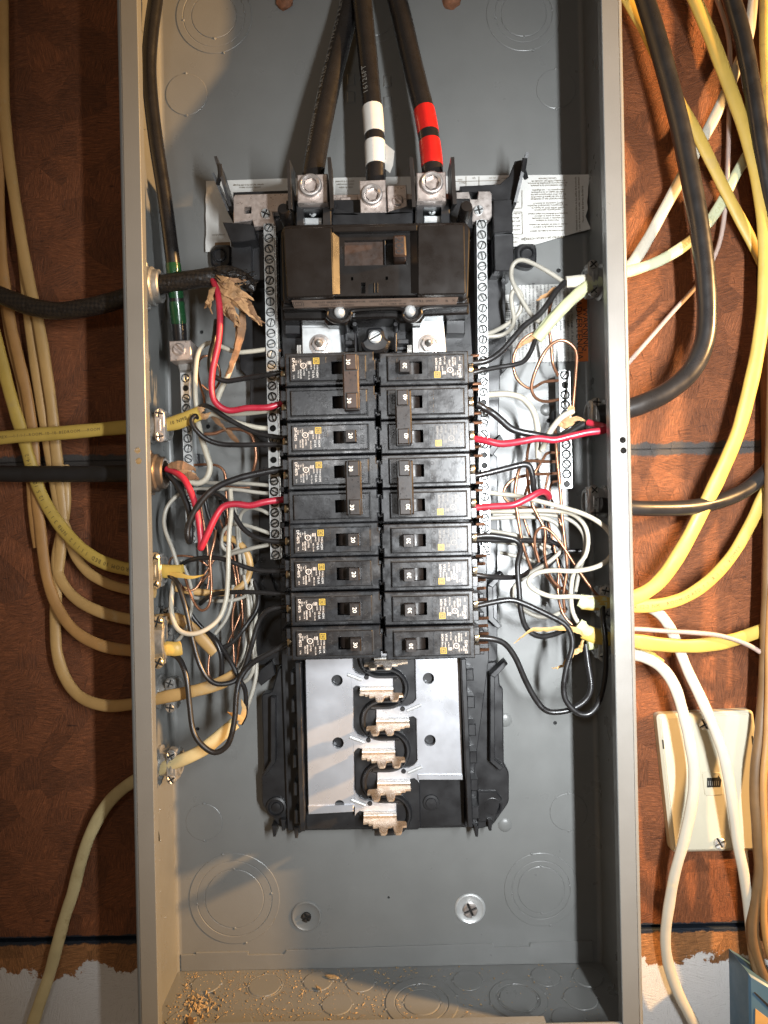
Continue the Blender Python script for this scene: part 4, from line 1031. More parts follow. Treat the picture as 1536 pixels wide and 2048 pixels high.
def along(par, c, pts, text, size, s0, r_, mat, rev=False, ang=0.0, name='cable_print', gap=1.0):
    """lettering laid along a cable; s0 = start in metres along it"""
    P_ = pts[::-1] if rev else pts
    m = MB(); s = s0; acc = [0]
    for a, b in zip(P_, P_[1:]): acc.append(acc[-1] + (b - a).length)
    def at(q):
        for i in range(len(acc) - 1):
            if acc[i + 1] >= q:
                f = (q - acc[i]) / max(1e-9, acc[i + 1] - acc[i]); return P_[i].lerp(P_[i + 1], f), (P_[i + 1] - P_[i]).normalized()
        return None
    for ch in text:
        wd = glyphs(ch)[2] * size * 1.12 if ch != ' ' else size * .45
        wd = max(wd, size * .3) * gap
        q = at(s + wd / 2)
        if q is None: break
        if ch != ' ':
            p, t = q; x = ED.cross(t).normalized(); y = t.cross(x).normalized()
            no = y * math.cos(ang) + x * math.sin(ang); up = x * math.cos(ang) - y * math.sin(ang)
            rr = r_ if not isinstance(r_, tuple) else 1.0 / math.sqrt((math.sin(ang) / r_[0]) ** 2 + (math.cos(ang) / r_[1]) ** 2)
            m.text(ch, p + no * (rr + .00025), t, up, size)
        s += wd
    if m.v: m.build(name, mat, par, c, smooth=False)
def band(par, c, pts, i0, i1, r_, mat, name='tape_band', rb=None):
    seg_ = pts[i0:i1 + 1]
    n = len(seg_); rr = [r_ * (.985 if k in (0, n - 1) else 1) for k in range(n)]
    return MB().tube(seg_, rr, rb, 16).build(name, mat, par, c, 60)
# --- service feeders
o, pts, c = run('feeder_cable', 'left black feeder cable with white lettering running down to the left lug', 'cable', '712,-90,20 706,-30,22 697,20,24 680,90,30 660,170,38 643,250,46 632,310,54 626,352,60 625,385,62', 8.6, m_feed, seg=18, n=8)
along(o, c, pts, '< 600V/1000V SR CT RATED OR E TYPE-LS 3 RATED', .0058, .030, .0086, m_pr_g, rev=True, ang=.75)
o, pts, c = run('neutral_feeder', 'middle black feeder cable wrapped with two white tape bands', 'cable', '716,-90,34 722,-30,34 728,40,36 735,110,40 741,180,44 747,240,47 750,290,49 752,340,50 751,385,50', 7.9, m_feed, seg=18, n=12)
along(o, c, pts, 'MAC', .0060, .0245, .0079, m_pr_g, rev=True, ang=.55); along(o, c, pts, '16126FT', .0060, .078, .0079, m_pr_g, rev=True, ang=.55)
def span(pts, y0, y1):
    """indices of path samples between two photo rows"""
    def row(p):
        k = CAM_D - p.z; a, b = p.x / k, p.y / k; return 1024 - FPX * (a * SR + b * CR)
    ix = [i for i, p in enumerate(pts) if y0 <= row(p) <= y1]; return ix[0], ix[-1]
band(o, c, pts, *span(pts, 214, 273), .00845, m_tape_w); band(o, c, pts, *span(pts, 284, 334), .0085, m_tape_w)
fl = [P(767, 284, .052), P(778, 293, .055), P(789, 302, .057), P(786, 330, .056), P(780, 346, .055), P(766, 334, .052)]
MB().add(fl + [q - ED * .0004 for q in fl], [(0, 5, 4, 3, 2, 1), (6, 7, 8, 9, 10, 11)]).build('tape_tail', m_tape_w, o, c, smooth=False)
o, pts, c = run('hot_feeder', 'right black feeder cable wrapped with two red tape bands', 'cable', '775,-90,30 787,-30,32 802,30,36 818,100,42 836,175,48 850,230,53 859,285,57 864,330,60 866,385,62', 8.3, m_feed, seg=18, n=12)
band(o, c, pts, *span(pts, 218, 270), .0087, m_tape_r); band(o, c, pts, *span(pts, 281, 336), .0087, m_tape_r)
o, pts, c = run('ground_cable', 'black grounding cable with green tape dropping along the left side to a square lug', 'cable', '318,-60,52 311,0,54 303,60,56 298,130,57 302,200,57 313,290,56 327,380,54 338,460,52 347,535,50 354,610,44 359,660,38 361,700,32', 5.7, m_feed, seg=16, n=10)
band(o, c, pts, *span(pts, 526, 600), .0060, m_tape_g); band(o, c, pts, *span(pts, 600, 651), .0062, m_tape_g)
# --- single conductors
SPEC = {'r': ('red_wire', m_cred, 'wire'), 'k': ('black_wire', m_cblk, 'wire'), 'w': ('white_wire', m_cwht, 'wire'), 'g': ('white_wire', m_cgry, 'wire'), 'c': ('copper_wire', m_bare, 'bare wire')}
WIRES = [
 ('r', 2.5, 'thick red wire dropping from the paper wrapped cable to the upper left breakers', '426,560,58 436,590,66 440,640,70 436,690,70 425,742,70 424,785,69 434,808,68 458,821,66 495,816,66 535,815,66 558,808,64 572,805,62'),
 ('k', 2.1, 'black wire behind the red one, running to the topmost left breaker', '433,640,56 428,680,58 420,715,58 422,745,58 436,757,58 456,762,58 500,755,60 545,748,63 572,744,62'),
 ('w', 2.3, 'white wire half wrapped in brown paper, left of the neutral bar', '484,610,52 482,650,50 470,710,46 455,752,44 440,785,42 434,808,40 445,826,42 490,826,46 545,820,46'),
 ('w', 1.9, 'white wire arching up from the yellow cable to the neutral bar', '394,826,50 391,790,50 391,745,48 396,708,46 408,691,44 424,686,42 445,694,42 472,704,42 500,703,42 532,699,42'),
 ('c', 1.0, 'copper loop near the square lug left of the red wire', '410,812,44 408,795,40 401,772,36 395,745,32 398,722,30 410,712,30 426,716,28 438,736,26 440,758,26 432,775,26 418,781,28 403,770,30'),
 ('k', 2.0, 'black wire hooking out of the short yellow cable to the second left breaker', '399,838,56 390,832,62 383,842,64 392,860,64 412,878,62 440,888,60 480,890,60 530,889,61 573,890,62'),
 ('k', 1.9, 'black wire passing above the hooked black wire to the single left 20 breaker', '398,815,52 410,811,56 430,820,58 455,837,58 490,856,58 525,869,60 573,877,62'),
 ('w', 2.0, 'white wire from the yellow cable slanting to the neutral bar', '408,834,46 425,828,48 448,836,48 480,847,46 515,855,45 540,857,44'),
 ('w', 2.4, 'thick white wire bulging right of the left ground bar', '395,838,46 401,868,50 412,905,52 420,932,52 414,955,52 398,966,52 376,962,52 350,952,52 334,948,50'),
 ('c', 1.4, 'brown copper wire arching beside the left terminal bar', '409,868,36 430,867,36 452,859,36 480,859,36 500,868,36 509,888,36 512,915,34 507,940,32 500,951,30'),
 ('r', 2.6, 'red wire folded into a sharp V left of the breakers', '334,938,54 350,944,58 368,958,62 382,985,64 392,1015,66 399,1050,68 402,1085,68 401,1096,68 405,1090,69 416,1066,70 430,1036,70 446,1014,69 470,1008,68 500,1011,67 530,1004,66 572,998,62'),
 ('k', 2.5, 'black wire hairpin beside the folded red wire', '334,945,52 350,964,54 366,990,56 378,1022,58 381,1055,60 380,1082,62 376,1076,66 376,1055,67 388,1025,68 410,994,68 436,973,67 475,957,66 520,946,64 574,936,62'),
 ('g', 1.6, 'grey white wire making a long left loop down to the lower clamp', '540,987,42 515,985,42 470,979,42 420,978,42 385,979,44 355,991,46 335,1013,48 328,1040,50 332,1065,52 345,1098,54 355,1130,54'),
 ('g', 1.6, 'upper grey white wire running straight into the neutral bar', '398,963,36 430,966,38 480,966,40 540,971,42'),
 ('k', 2.0, 'black wire sagging to the single left 20 breaker below the doubles', '395,985,44 415,986,46 438,990,50 456,1008,54 470,1032,56 487,1058,58 510,1074,60 540,1082,61 576,1083,62'),
 ('k', 1.7, 'short black wire behind the folded red wire', '408,990,30 415,1025,30 428,1055,30 440,1078,30 455,1094,28'),
 ('g', 1.6, 'grey white wire curling down from the neutral bar into the left bundle', '538,1028,42 522,1020,42 500,1016,40 484,1026,38 478,1050,34 480,1080,32 488,1110,32 492,1150,32'),
 ('g', 1.6, 'grey white wire bending over into the left bundle', '540,1067,42 515,1058,42 490,1050,40 468,1048,38 450,1058,36 443,1072,34 446,1094,32 462,1104,32 478,1095,32'),
 ('g', 1.7, 'short white wire slanting down from the bottom of the left neutral bar', '540,1089,42 510,1095,42 485,1102,38 462,1108,34 440,1120,30'),
 ('w', 1.9, 'long white wire hanging in a deep U from the orange cable', '461,980,50 463,1020,56 459,1060,60 457,1110,62 456,1155,63 452,1200,64 438,1237,66 408,1261,68 378,1268,68 355,1257,66 344,1228,62 343,1195,56 348,1160,52'),
 ('c', 1.1, 'copper wire hairpin in front of the left bundle', '432,1060,52 428,1085,56 421,1115,58 422,1150,60 423,1178,62 418,1210,63 404,1221,63 390,1208,62 378,1180,60 370,1155,57 362,1142,54 352,1140,52'),
 ('k', 1.9, 'black wire arching over to the third lowest left 20 breaker', '350,1140,40 368,1126,46 390,1118,52 421,1115,56 453,1120,58 490,1134,59 526,1142,60 577,1141,62'),
 ('k', 2.0, 'black wire swinging down from the orange cable and back up to the lowest left 20', '338,1150,54 353,1163,60 367,1200,64 376,1236,66 385,1278,66 397,1322,66 412,1352,66 431,1367,66 455,1367,64 474,1358,62 490,1334,60 504,1288,60 518,1243,60 538,1220,61 579,1212,62'),
 ('k', 2.2, 'black wire hanging in the lowest deep loop on the left', '344,1308,56 360,1320,60 373,1355,64 379,1408,66 386,1460,68 403,1489,70 430,1505,70 456,1488,70 469,1440,68 473,1388,66 482,1354,64 505,1326,62 540,1306,62 580,1283,62'),
 ('k', 1.9, 'short black wire curving out of the lowest left cable', '482,1447,44 490,1430,48 492,1400,50 489,1376,52 478,1358,54 465,1330,52 447,1300,48 430,1278,46 412,1262,44'),
 ('k', 1.8, 'black wire running level to the left breaker above the lowest 20', '400,1208,40 420,1192,46 445,1186,52 480,1184,58 520,1185,60 578,1189,62'),
 ('k', 1.9, 'black wire rising through the left bundle', '418,1300,44 440,1297,46 465,1284,46 490,1254,44 512,1222,40 517,1192,36 508,1162,32'),
 ('k', 2.0, 'short thick black wire stub at the tan cable', '416,1266,46 432,1284,50 442,1310,50 444,1340,48 442,1352,46'),
 ('g', 1.7, 'left of two grey white wires falling down the bundle', '488,1150,34 496,1198,36 500,1250,38 505,1295,40 508,1330,42 498,1356,42 478,1370,42'),
 ('g', 1.7, 'right of two grey white wires falling down the bundle', '503,1158,32 512,1220,34 508,1285,36 513,1335,38 508,1372,40 495,1412,42 484,1440,42'),
 ('g', 1.6, 'level grey white wire under the cream cable', '384,1194,36 420,1201,38 460,1201,38 490,1192,36 504,1170,34'),
 ('g', 1.6, 'grey white wire slanting from the bundle to the tan cable', '466,1170,36 463,1204,38 452,1238,40 430,1268,42'),
 ('c', .9, 'left copper wire in the left bundle', '440,1040,26 452,1075,28 466,1130,32 473,1180,34 465,1232,34 466,1280,34 468,1326,36 466,1352,40'),
 ('c', .9, 'right copper wire in the left bundle', '462,1080,26 474,1140,30 483,1202,32 485,1248,32 478,1290,34 473,1330,36 460,1356,40'),
 ('c', .9, 'short copper wire by the tan cable', '424,1290,40 418,1318,42 417,1348,44 426,1362,44'),
 ('c', 1.0, 'copper wire along the dark gap under the cream cable', '448,940,20 452,975,22 455,1020,24 452,1060,24 456,1096,26'),
 ('c', 1.1, 'copper wire bending from the left ground bar', '388,930,24 412,929,26 436,932,28 450,948,28 452,985,28 456,1040,26 462,1090,24'),
 ('c', 1.0, 'copper wire reaching the ground bar beneath the black hairpin', '412,963,28 440,970,30 470,975,30 500,975,28'),
 ('c', .9, 'copper wire circling near the lower left clamp', '336,1130,40 346,1114,40 372,1112,40 395,1118,38 420,1140,34 400,1170,34 392,1200,34'),
 ('g', 1.6, 'grey white wire leaning through the middle of the left bundle', '470,1010,34 474,1060,34 480,1120,30 486,1180,28 494,1240,28 490,1300,32 470,1340,36'),
 ('k', 1.7, 'black wire deep behind the copper hairpin on the left', '440,1000,22 452,1040,22 462,1085,22 486,1130,24 505,1180,26 512,1230,28'),
 ('c', .9, 'copper wire rising from the tan cable into the dark behind the bundle', '432,1300,38 452,1290,34 470,1255,30 490,1200,26 498,1150,24 488,1100,22'),
 ('g', 1.5, 'grey white wire curling round the brass clamp', '336,1292,50 352,1284,52 366,1268,52 378,1240,48 384,1205,44 380,1165,40 362,1120,40'),
 ('k', 1.7, 'black wire dipping behind the long white U', '362,1180,40 372,1210,44 390,1240,44 410,1262,42 432,1290,40 455,1318,40'),
 ('c', .9, 'copper strand looping below the orange cable end', '352,1158,50 372,1180,46 392,1176,42 408,1150,40 428,1120,38'),
 ('g', 1.5, 'grey white wire crossing low to the cream cable', '470,1352,44 488,1330,40 500,1290,36 506,1240,32 502,1190,30'),
 ('c', .9, 'thin copper wire straight down right of the left ground bar', '400,1000,26 408,1050,26 414,1090,28 418,1150,30 412,1190,32'),
 # right hand side
 ('c', 1.1, 'copper wire weaving behind the inner white wires on the right', '1040,1010,34 1052,1050,36 1066,1090,36 1080,1130,36 1100,1160,38 1122,1180,40'),
 ('k', 1.8, 'black wire half hidden behind the copper tangle on the right', '1100,1000,30 1092,1040,30 1098,1080,30 1112,1110,30 1130,1150,30 1150,1190,34'),
 ('g', 1.5, 'pale wire hooking behind the straight down black wire', '1000,1105,26 1030,1112,28 1062,1120,30 1090,1140,30 1110,1175,32 1140,1200,40'),
 ('c', 1.0, 'copper wire slanting between the two hanging copper wires', '1096,950,26 1088,1000,30 1098,1050,34 1110,1100,38 1122,1150,40 1134,1190,44'),
 ('g', 1.8, 'white wire looping wide above the barcode sticker', '1128,565,48 1105,549,46 1068,528,44 1042,520,42 1026,530,40 1023,555,40 1034,582,40 1050,611,40 1066,634,42 1082,647,46'),
 ('g', 1.8, 'white wire with a tight loop over the barcode sticker', '972,673,42 1000,671,42 1020,660,40 1028,640,38 1024,612,38 1023,590,38 1033,578,38 1043,592,38 1042,615,36 1032,634,34 1012,650,36 990,662,40 972,669,42'),
 ('k', 2.3, 'thick black wire slanting from the upper right clamp to the top right breaker', '1131,563,50 1112,583,52 1096,607,54 1076,631,56 1049,651,58 1026,677,60 1000,705,61 972,722,62 938,727,62'),
 ('k', 1.9, 'black wire bending from the yellow green cable to the top right breaker', '1070,680,50 1061,704,52 1048,722,54 1030,729,56 1000,734,58 968,740,61 940,747,62'),
 ('c', 1.3, 'copper wire falling from the yellow green cable to the right ground bar', '1106,590,34 1100,615,34 1096,648,34 1100,672,34 1103,700,32 1106,728,30 1116,752,24'),
 ('c', 1.2, 'copper wire dipping left before the right ground bar', '1078,660,48 1050,676,46 1033,698,44 1026,726,42 1034,757,40 1054,775,38 1070,774,36 1088,764,32 1118,761,24'),
 ('c', 1.3, 'copper wire in a tall loop beside the right ground bar', '1118,799,24 1090,803,30 1070,794,36 1063,772,40 1074,735,44 1094,698,46 1118,681,46 1140,687,46 1153,708,46 1151,755,46 1146,815,46'),
 ('w', 2.5, 'thick white wire curving from the right neutral bar down behind the red wire', '972,790,42 1000,788,42 1022,789,42 1045,797,42 1064,818,44 1074,848,46 1075,880,46 1077,916,44'),
 ('w', 2.4, 'thick white wire crossing over the right ground bar', '1146,822,56 1124,834,58 1106,855,58 1094,876,56 1084,900,50'),
 ('k', 2.8, 'thick black wire running to the 40 breaker', '954,808,62 968,816,62 985,826,60 1003,841,60 1022,857,60 1045,865,60 1073,870,60 1105,875,58 1135,867,56 1168,848,54'),
 ('r', 2.7, 'thick red wire stretched across the right ground bar to the 40 breaker', '945,877,62 970,881,66 995,887,67 1015,887,68 1047,882,70 1077,877,71 1108,880,72 1140,873,73 1175,865,74 1206,861,74 1209,855,70 1195,850,64 1176,845,58'),
 ('k', 2.4, 'black wire bent square above the short red wire on the right', '945,953,62 980,945,62 1020,935,62 1048,929,62 1060,935,62 1066,958,60 1068,980,56 1078,990,52 1095,996,46'),
 ('r', 2.6, 'short red wire running to the right double 30 breaker', '945,1016,62 985,1013,64 1025,1010,66 1055,997,66 1080,984,64 1093,986,58 1098,994,50'),
 ('c', 1.2, 'uppermost copper wire of those entering the right ground bar from the left', '1120,906,24 1096,906,30 1085,920,34 1069,947,36 1055,974,34 1050,990,30'),
 ('c', 1.3, 'copper wire arcing from the right ground bar down the middle', '1122,924,24 1090,923,34 1058,922,40 1042,931,44 1033,960,46 1030,994,46 1036,1035,46 1046,1090,44 1062,1138,40'),
 ('c', 1.2, 'copper wire turning a round bend behind the short red wire', '1122,946,24 1092,948,32 1066,949,38 1030,957,42 1011,974,42 1008,994,42 1021,1006,42 1045,1014,40 1075,1016,34'),
 ('c', 1.3, 'long copper wire hanging straight beside the right ground bar', '1110,850,40 1112,880,44 1114,918,46 1120,975,48 1124,1033,50 1129,1080,50 1134,1135,48 1127,1188,46 1130,1225,44'),
 ('c', 1.2, 'copper wire hanging behind the short red wire', '1060,880,28 1054,915,34 1056,965,44 1063,1004,48 1077,1034,48 1090,1062,48 1089,1105,46 1097,1145,44 1113,1169,42 1136,1184,40'),
 ('c', 1.2, 'copper wire with a small hook leading down to the lower right clamp', '1078,1124,44 1070,1092,46 1071,1068,48 1083,1055,50 1099,1061,50 1122,1087,50 1146,1124,50 1170,1159,50 1196,1193,50'),
 ('c', 1.1, 'copper wire curving down to the paper strip', '1118,1135,38 1116,1187,40 1125,1225,44 1145,1250,46 1165,1262,48'),
 ('c', 1.0, 'copper wire from the right ground bar falling into the dark corner', '1122,962,24 1104,966,28 1100,990,30 1112,1020,30 1122,1050,30'),
 ('w', 1.9, 'outermost white wire sweeping near the right flange and looping back', '972,984,42 1000,988,44 1035,992,48 1077,1002,54 1126,1015,60 1174,1031,68 1212,1056,76 1228,1088,78 1218,1117,76 1192,1134,72 1150,1142,66 1104,1141,62 1072,1147,60 1057,1163,60 1070,1180,60 1104,1193,60 1146,1193,58 1195,1196,54'),
 ('w', 1.8, 'white wire dropping inside the right wall to the lower yellow cable', '972,1023,42 1034,1022,44 1092,1021,48 1139,1026,52 1166,1046,54 1176,1075,54 1172,1108,54 1156,1132,54 1145,1155,54 1142,1195,54 1147,1228,54 1165,1254,54 1196,1271,52'),
 ('g', 1.8, 'white wire circling behind the bent black wires on the right', '972,1037,42 1034,1034,42 1081,1035,42 1110,1045,42 1124,1062,42 1127,1083,40 1117,1107,40 1090,1129,40 1057,1148,40 1032,1169,38 1024,1188,36 1038,1212,36 1072,1232,36 1105,1232,38 1134,1216,42'),
 ('g', 1.7, 'white wire between the two inner sweeping white wires', '985,1030,38 1040,1029,38 1090,1029,40 1127,1035,44 1151,1047,46 1167,1068,48 1170,1094,48 1165,1122,48 1158,1145,46 1151,1183,44'),
 ('g', 1.6, 'pale wire from the right neutral bar end', '972,1061,42 1010,1066,40 1041,1073,38 1071,1082,36 1100,1095,32'),
 ('g', 1.5, 'lowest pale wire from the right neutral bar', '972,1082,38 1000,1084,36 1034,1088,34 1071,1091,32 1090,1103,30 1096,1128,28'),
 ('k', 2.2, 'black wire turning straight down from the right 20 breaker', '942,1075,62 975,1071,62 1010,1075,62 1034,1082,62 1041,1100,60 1035,1131,58 1038,1178,58 1042,1223,58 1053,1256,56 1076,1272,54 1103,1270,50 1130,1260,46'),
 ('k', 2.0, 'black wire running level behind the straight down one', '942,1080,60 1000,1081,54 1060,1081,46 1100,1083,40 1122,1096,38 1110,1117,36 1088,1138,34'),
 ('k', 2.0, 'short black wire at the lower right 20 breaker', '946,1149,62 975,1153,60 1005,1155,54 1040,1153,46 1062,1140,38 1090,1118,34 1125,1103,30 1165,1102,30'),
 ('k', 2.2, 'black wire crossing from the upper right single 30 and hanging in a loop', '948,1213,62 985,1205,62 1022,1200,62 1052,1209,62 1092,1228,62 1127,1247,62 1142,1268,62 1144,1297,62 1133,1335,62 1127,1375,62 1133,1403,62 1156,1426,62 1179,1427,62 1198,1403,62 1210,1352,64 1211,1293,64 1206,1240,60 1205,1212,54'),
 ('k', 2.3, 'black wire from the lowest right breaker sweeping down across the back', '950,1276,62 985,1278,62 1010,1288,60 1031,1316,58 1050,1359,56 1071,1398,54 1092,1421,54 1118,1424,54 1146,1417,54 1172,1399,54 1182,1372,54 1176,1328,52 1171,1288,50'),
]
for k, r_, lab, s in WIRES:
    nm, mt, cat = SPEC[k]
    run(nm, lab, cat, s, r_, mt, seg=10 if r_ > 1.4 else 8, group={'r': 'red wires', 'k': 'black wires', 'w': 'white wires', 'g': 'white wires', 'c': 'bare copper wires'}[k])
# copper tips showing between the breakers and the right neutral bar
rt_ = random.Random(9)
for k, y in enumerate((712, 727, 741, 768, 779, 827, 846, 894, 912, 966, 981, 1034, 1049, 1070, 1112, 1128, 1160, 1177, 1200, 1237, 1252, 1268, 1285, 1300)):
    x0 = 943 + (y - 700) * .030
    a, b = P(x0 - 2, y, .050), P(x0 + 14 + rt_.uniform(-2, 3), y - 1, .049 if y < 1105 else .056)
    o = MB().tube([a, (a + b) / 2, b], .0013, None, 8).build('copper_tip', m_bare, base, BC)
for k, y in enumerate((700, 935, 1040)):
    a, b = P(548, y, .036), P(562, y + 1, .036); MB().tube([a, b], .0011, None, 8).build('copper_tip', m_bare, base, BC)

# --- sheathed cables
def cable(label, s, w_, mat, flat=.5, name='sheathed_cable', group='sheathed cables beside the panel', wob=.03, seg=14, n=7):
    return run(name, label, 'cable', s, w_ / 2, mat, w_ / 2 * flat, n, seg, group, wob)
o, pts, c = cable('black woven cloth cable entering the left wall through a round connector', '-30,578,34 20,598,36 65,614,38 120,622,40 185,613,44 245,597,48 300,576,50 345,565,52 400,557,54 432,552,54', 14.6, m_braid, 1.0, 'woven_cable', None, .02, 18)
fr = MB(); rf = random.Random(6)
for _ in range(110):
    x, y = rf.uniform(424, 505), 0; y = 545 + (x - 424) * .25 + rf.uniform(-14, 16); a = rf.uniform(-.6, .9); l = rf.uniform(6, 22)
    d = rf.uniform(.046, .064); p = [P(x, y, d), P(x + l * .5 * math.cos(a), y + l * .5 * math.sin(a) + rf.uniform(-3, 3), d + rf.uniform(-.002, .003)), P(x + l * math.cos(a), y + l * math.sin(a), d + rf.uniform(-.004, .004))]
    fr.tube(p, .0005, .0004, 4, False)
fo_ = fr.build('frayed_fibres', m_braid, o, c); fo_['kind'] = 'stuff'
MB().tube(path('425,553,54 452,545,55 478,553,54 496,566,52 508,582,50'), [.0068, .0066, .0064, .0062, .006] + [.0058] * 15 + [.0054, .005, .004, .003, .002], .004, 12).build('frayed_end', m_braid, o, c)
def strips(label, items, w_=3.2, mat=None, name='torn_paper', crumple=1.0):
    c = P(*[float(q) for q in items[0].split()[0].split(',')[:2]], .05)
    t = thing(name, label, 'paper', c)
    for k, s in enumerate(items):
        pts = path(s, 4); rr = random.Random(k * 7 + len(s)); n = len(pts)
        prof = [w_ / 1000 * (.30 + .85 * math.sin(math.pi * min(1, (i + .6) / (n * .62))) ** .8 if i < n * .4 else 1.1 - .95 * (i / (n - 1)) ** 2.2) * (1 + crumple * rr.uniform(-.22, .16)) for i in range(n)]
        prof = [max(.0003, q) for q in prof]
        pts = [p + Vector((rr.uniform(-1, 1), rr.uniform(-1, 1), rr.uniform(-1, 1))) * .0005 * crumple for p in pts]
        roll = rr.uniform(-1.1, 1.1) * crumple
        MB().tube(pts, prof, [.00035] * n, 4, ref=(ED + EU * roll + EV * rr.uniform(-.5, .5) * crumple).normalized()).build('paper_strip', mat or (m_kraft if rr.random() < .68 else m_kraft2), t, c, smooth=crumple < .5)
    return t
rq = random.Random(21); sh_items = []
for (x0, y0), (x1, y1), n_ in (((430, 556), (500, 566), 4), ((432, 560), (528, 648), 9), ((440, 560), (508, 604), 6), ((436, 566), (480, 660), 6), ((430, 566), (416, 628), 3), ((448, 590), (474, 655), 4), ((470, 590), (530, 650), 3)):
    for q in range(n_):
        a_ = [(x0 + (x1 - x0) * t + rq.uniform(-7, 7) * (t > .05) + 5 * math.sin(t * 5 + q), y0 + (y1 - y0) * t + rq.uniform(-6, 6), 56 + 10 * math.sin(t * 3) + rq.uniform(-4, 4)) for t in (0, .3, .6, rq.uniform(.8, 1))]
        sh_items.append(' '.join('%.1f,%.1f,%.1f' % k for k in a_))
strips('shredded brown paper filler spilling from the woven cable', sh_items, 2.5)
strips('brown paper strip wound round the white wire below the shredded filler', ['488,618,56 484,655,56 474,700,54 462,735,50 452,752,48', '480,640,54 476,680,54 464,725,50'], 2.8)
strips('brown paper stubs at the black cable mouth on the left', ['335,932,58 360,930,62 385,938,60 392,944,58', '340,938,56 365,940,60 392,950,58', '370,952,58 386,954,60 400,958,58'], 3.0)
strips('brown paper scraps at the end of the short yellow cable', ['392,826,56 402,818,58 412,812,54', '398,834,56 412,832,60 420,826,56', '425,832,46 440,848,46 455,862,44', '455,860,40 470,878,38 485,895,36'], 2.4)
strips('orange paper sliver sticking out of the orange cable end', ['336,1148,56 360,1151,62 384,1155,66 407,1150,68'], 1.7, m_oran, crumple=.15)
strips('pale paper scraps at the lowest left cable end', ['486,1440,52 470,1432,54 455,1424,54', '480,1448,50 488,1420,52 482,1398,52'], 2.0, m_cream, crumple=.4)
strips('long pale paper strip hanging from the lowest right cable', ['1172,1272,58 1150,1260,60 1128,1256,62 1095,1259,62 1066,1259,62 1046,1272,60 1028,1288,58'], 2.1, m_cream)
strips('twisted pale paper strip pointing down left from the lowest right cable', ['1166,1280,56 1160,1298,56 1146,1308,56 1132,1324,54 1118,1335,52 1103,1336,50', '1164,1300,56 1154,1302,56 1148,1300,56'], 1.8, m_cream)
strips('paper scraps around the thick white wire on the right ground bar', ['1145,812,58 1140,826,58 1128,836,56', '1120,842,54 1138,840,56 1160,838,54 1178,846,50', '1116,848,54 1135,850,56 1150,845,56'], 2.4, m_kraft)
strips('paper curl below the upper right cable', ['1120,575,48 1096,588,44 1072,602,40', '1078,662,50 1064,676,50 1046,688,48 1034,697,46', '1074,668,48 1060,680,48'], 2.0, m_kraft)

# left side cables outside and through the wall
o, pts, c = cable('short yellow cable with crossed out lettering clamped in the left wall', '-30,879,24 40,872,26 120,866,30 200,859,36 255,854,42 300,852,46 340,848,52 372,838,56 399,826,58', 11.5, m_yel, .55)
along(o, c, pts, 'ROMEX----1-1-1-1--ROOM--10--10--BEDROOM-----ROOM', .0034, .208, (.0057, .0032), m_ink2)
o2 = along(o, c, pts, '10 NMB 51', .0040, .368, (.0057, .0032), m_ink)
o, pts, c = cable('matt black cable running level into the left wall', '-30,947,22 60,948,24 150,948,30 255,947,44 320,946,50', 13.6, m_mblk, 1.0, 'black_cable', None, .005, 18)
o, pts, c = cable('yellow cable lettered 10 BED ROOM curving down to an orange stub in the left wall', '-12,660,18 0,710,18 14,765,18 28,815,18 42,860,17 55,905,17 68,950,16 84,992,16 108,1034,18 136,1070,22 168,1101,28 205,1124,36 255,1138,44 300,1141,50 340,1143,54 366,1142,56', 10.8, m_yel, .5)
along(o, c, pts, 'ROOM 10 BED  1 1 1 1 2  NMB 3 1 1 1  12 5 10  GE 14-2', .0046, .046, (.0054, .0027), m_ink2, rev=True, gap=1.1)
o, pts, c = cable('tan cable sweeping down the left board to the brass clamp', '-4,250,14 -2,400,14 4,520,14 14,600,14 24,660,13 38,720,13 52,780,12 62,840,11 68,900,10 72,985,9 80,1050,10 88,1120,12 98,1170,14 118,1220,18 150,1262,24 200,1290,32 262,1301,44 318,1298,56 345,1297,60', 9.8, m_tan, .5)
cable('cream cable making the widest loop down the left board', '4,-40,18 6,60,18 8,200,17 16,300,16 30,400,16 46,500,16 62,580,16 78,650,15 92,735,14 104,820,13 112,900,10 122,985,9 126,1045,9 121,1100,9 116,1150,9 112,1205,9 111,1265,9 116,1315,10 134,1362,14 163,1395,20 210,1411,30 265,1408,42 330,1394,50 370,1386,52 404,1378,52 441,1366,50 470,1349,48', 10.0, m_cream, .55)
cable('pale cable down the far left edge of the board', '18,320,9 34,420,9 46,520,9 55,620,9 68,720,9 80,800,9 92,870,8 104,940,8 116,1010,9 134,1062,10 150,1110,12 176,1144,18 215,1167,28 262,1180,40 310,1185,48', 8.6, m_cream, .55)
cable('thin cream cable left of the pale one', '-6,480,8 8,600,8 22,690,8 40,760,8 52,830,8 58,900,7 62,980,7 67,1045,7 75,1095,7', 7.6, m_tan, .5)
cable('cream cable hooking in below the yellow one on the left', '128,930,8 131,1000,8 124,1060,7 114,1110,8 118,1152,10 148,1194,16 196,1222,26 262,1239,38 320,1240,46 355,1238,48 380,1254,48 407,1281,48 430,1306,48', 9.6, m_cream, .55)
cable('flat cream cable turning back inside the left of the box', '345,1175,40 380,1182,40 430,1186,38 468,1181,36 490,1165,34 500,1140,32 497,1115,32 485,1093,32 465,1078,30 440,1078,28', 5.6, m_cream, .75)
cable('pale yellow cable rising from the bottom left into the lowest left clamp', '55,2080,6 78,2010,8 100,1945,8 116,1885,8 131,1830,8 146,1785,8 160,1730,9 180,1670,12 212,1612,18 250,1574,28 300,1546,42 345,1528,50 400,1503,52 440,1472,50 470,1446,48', 10.4, m_pale, .55)
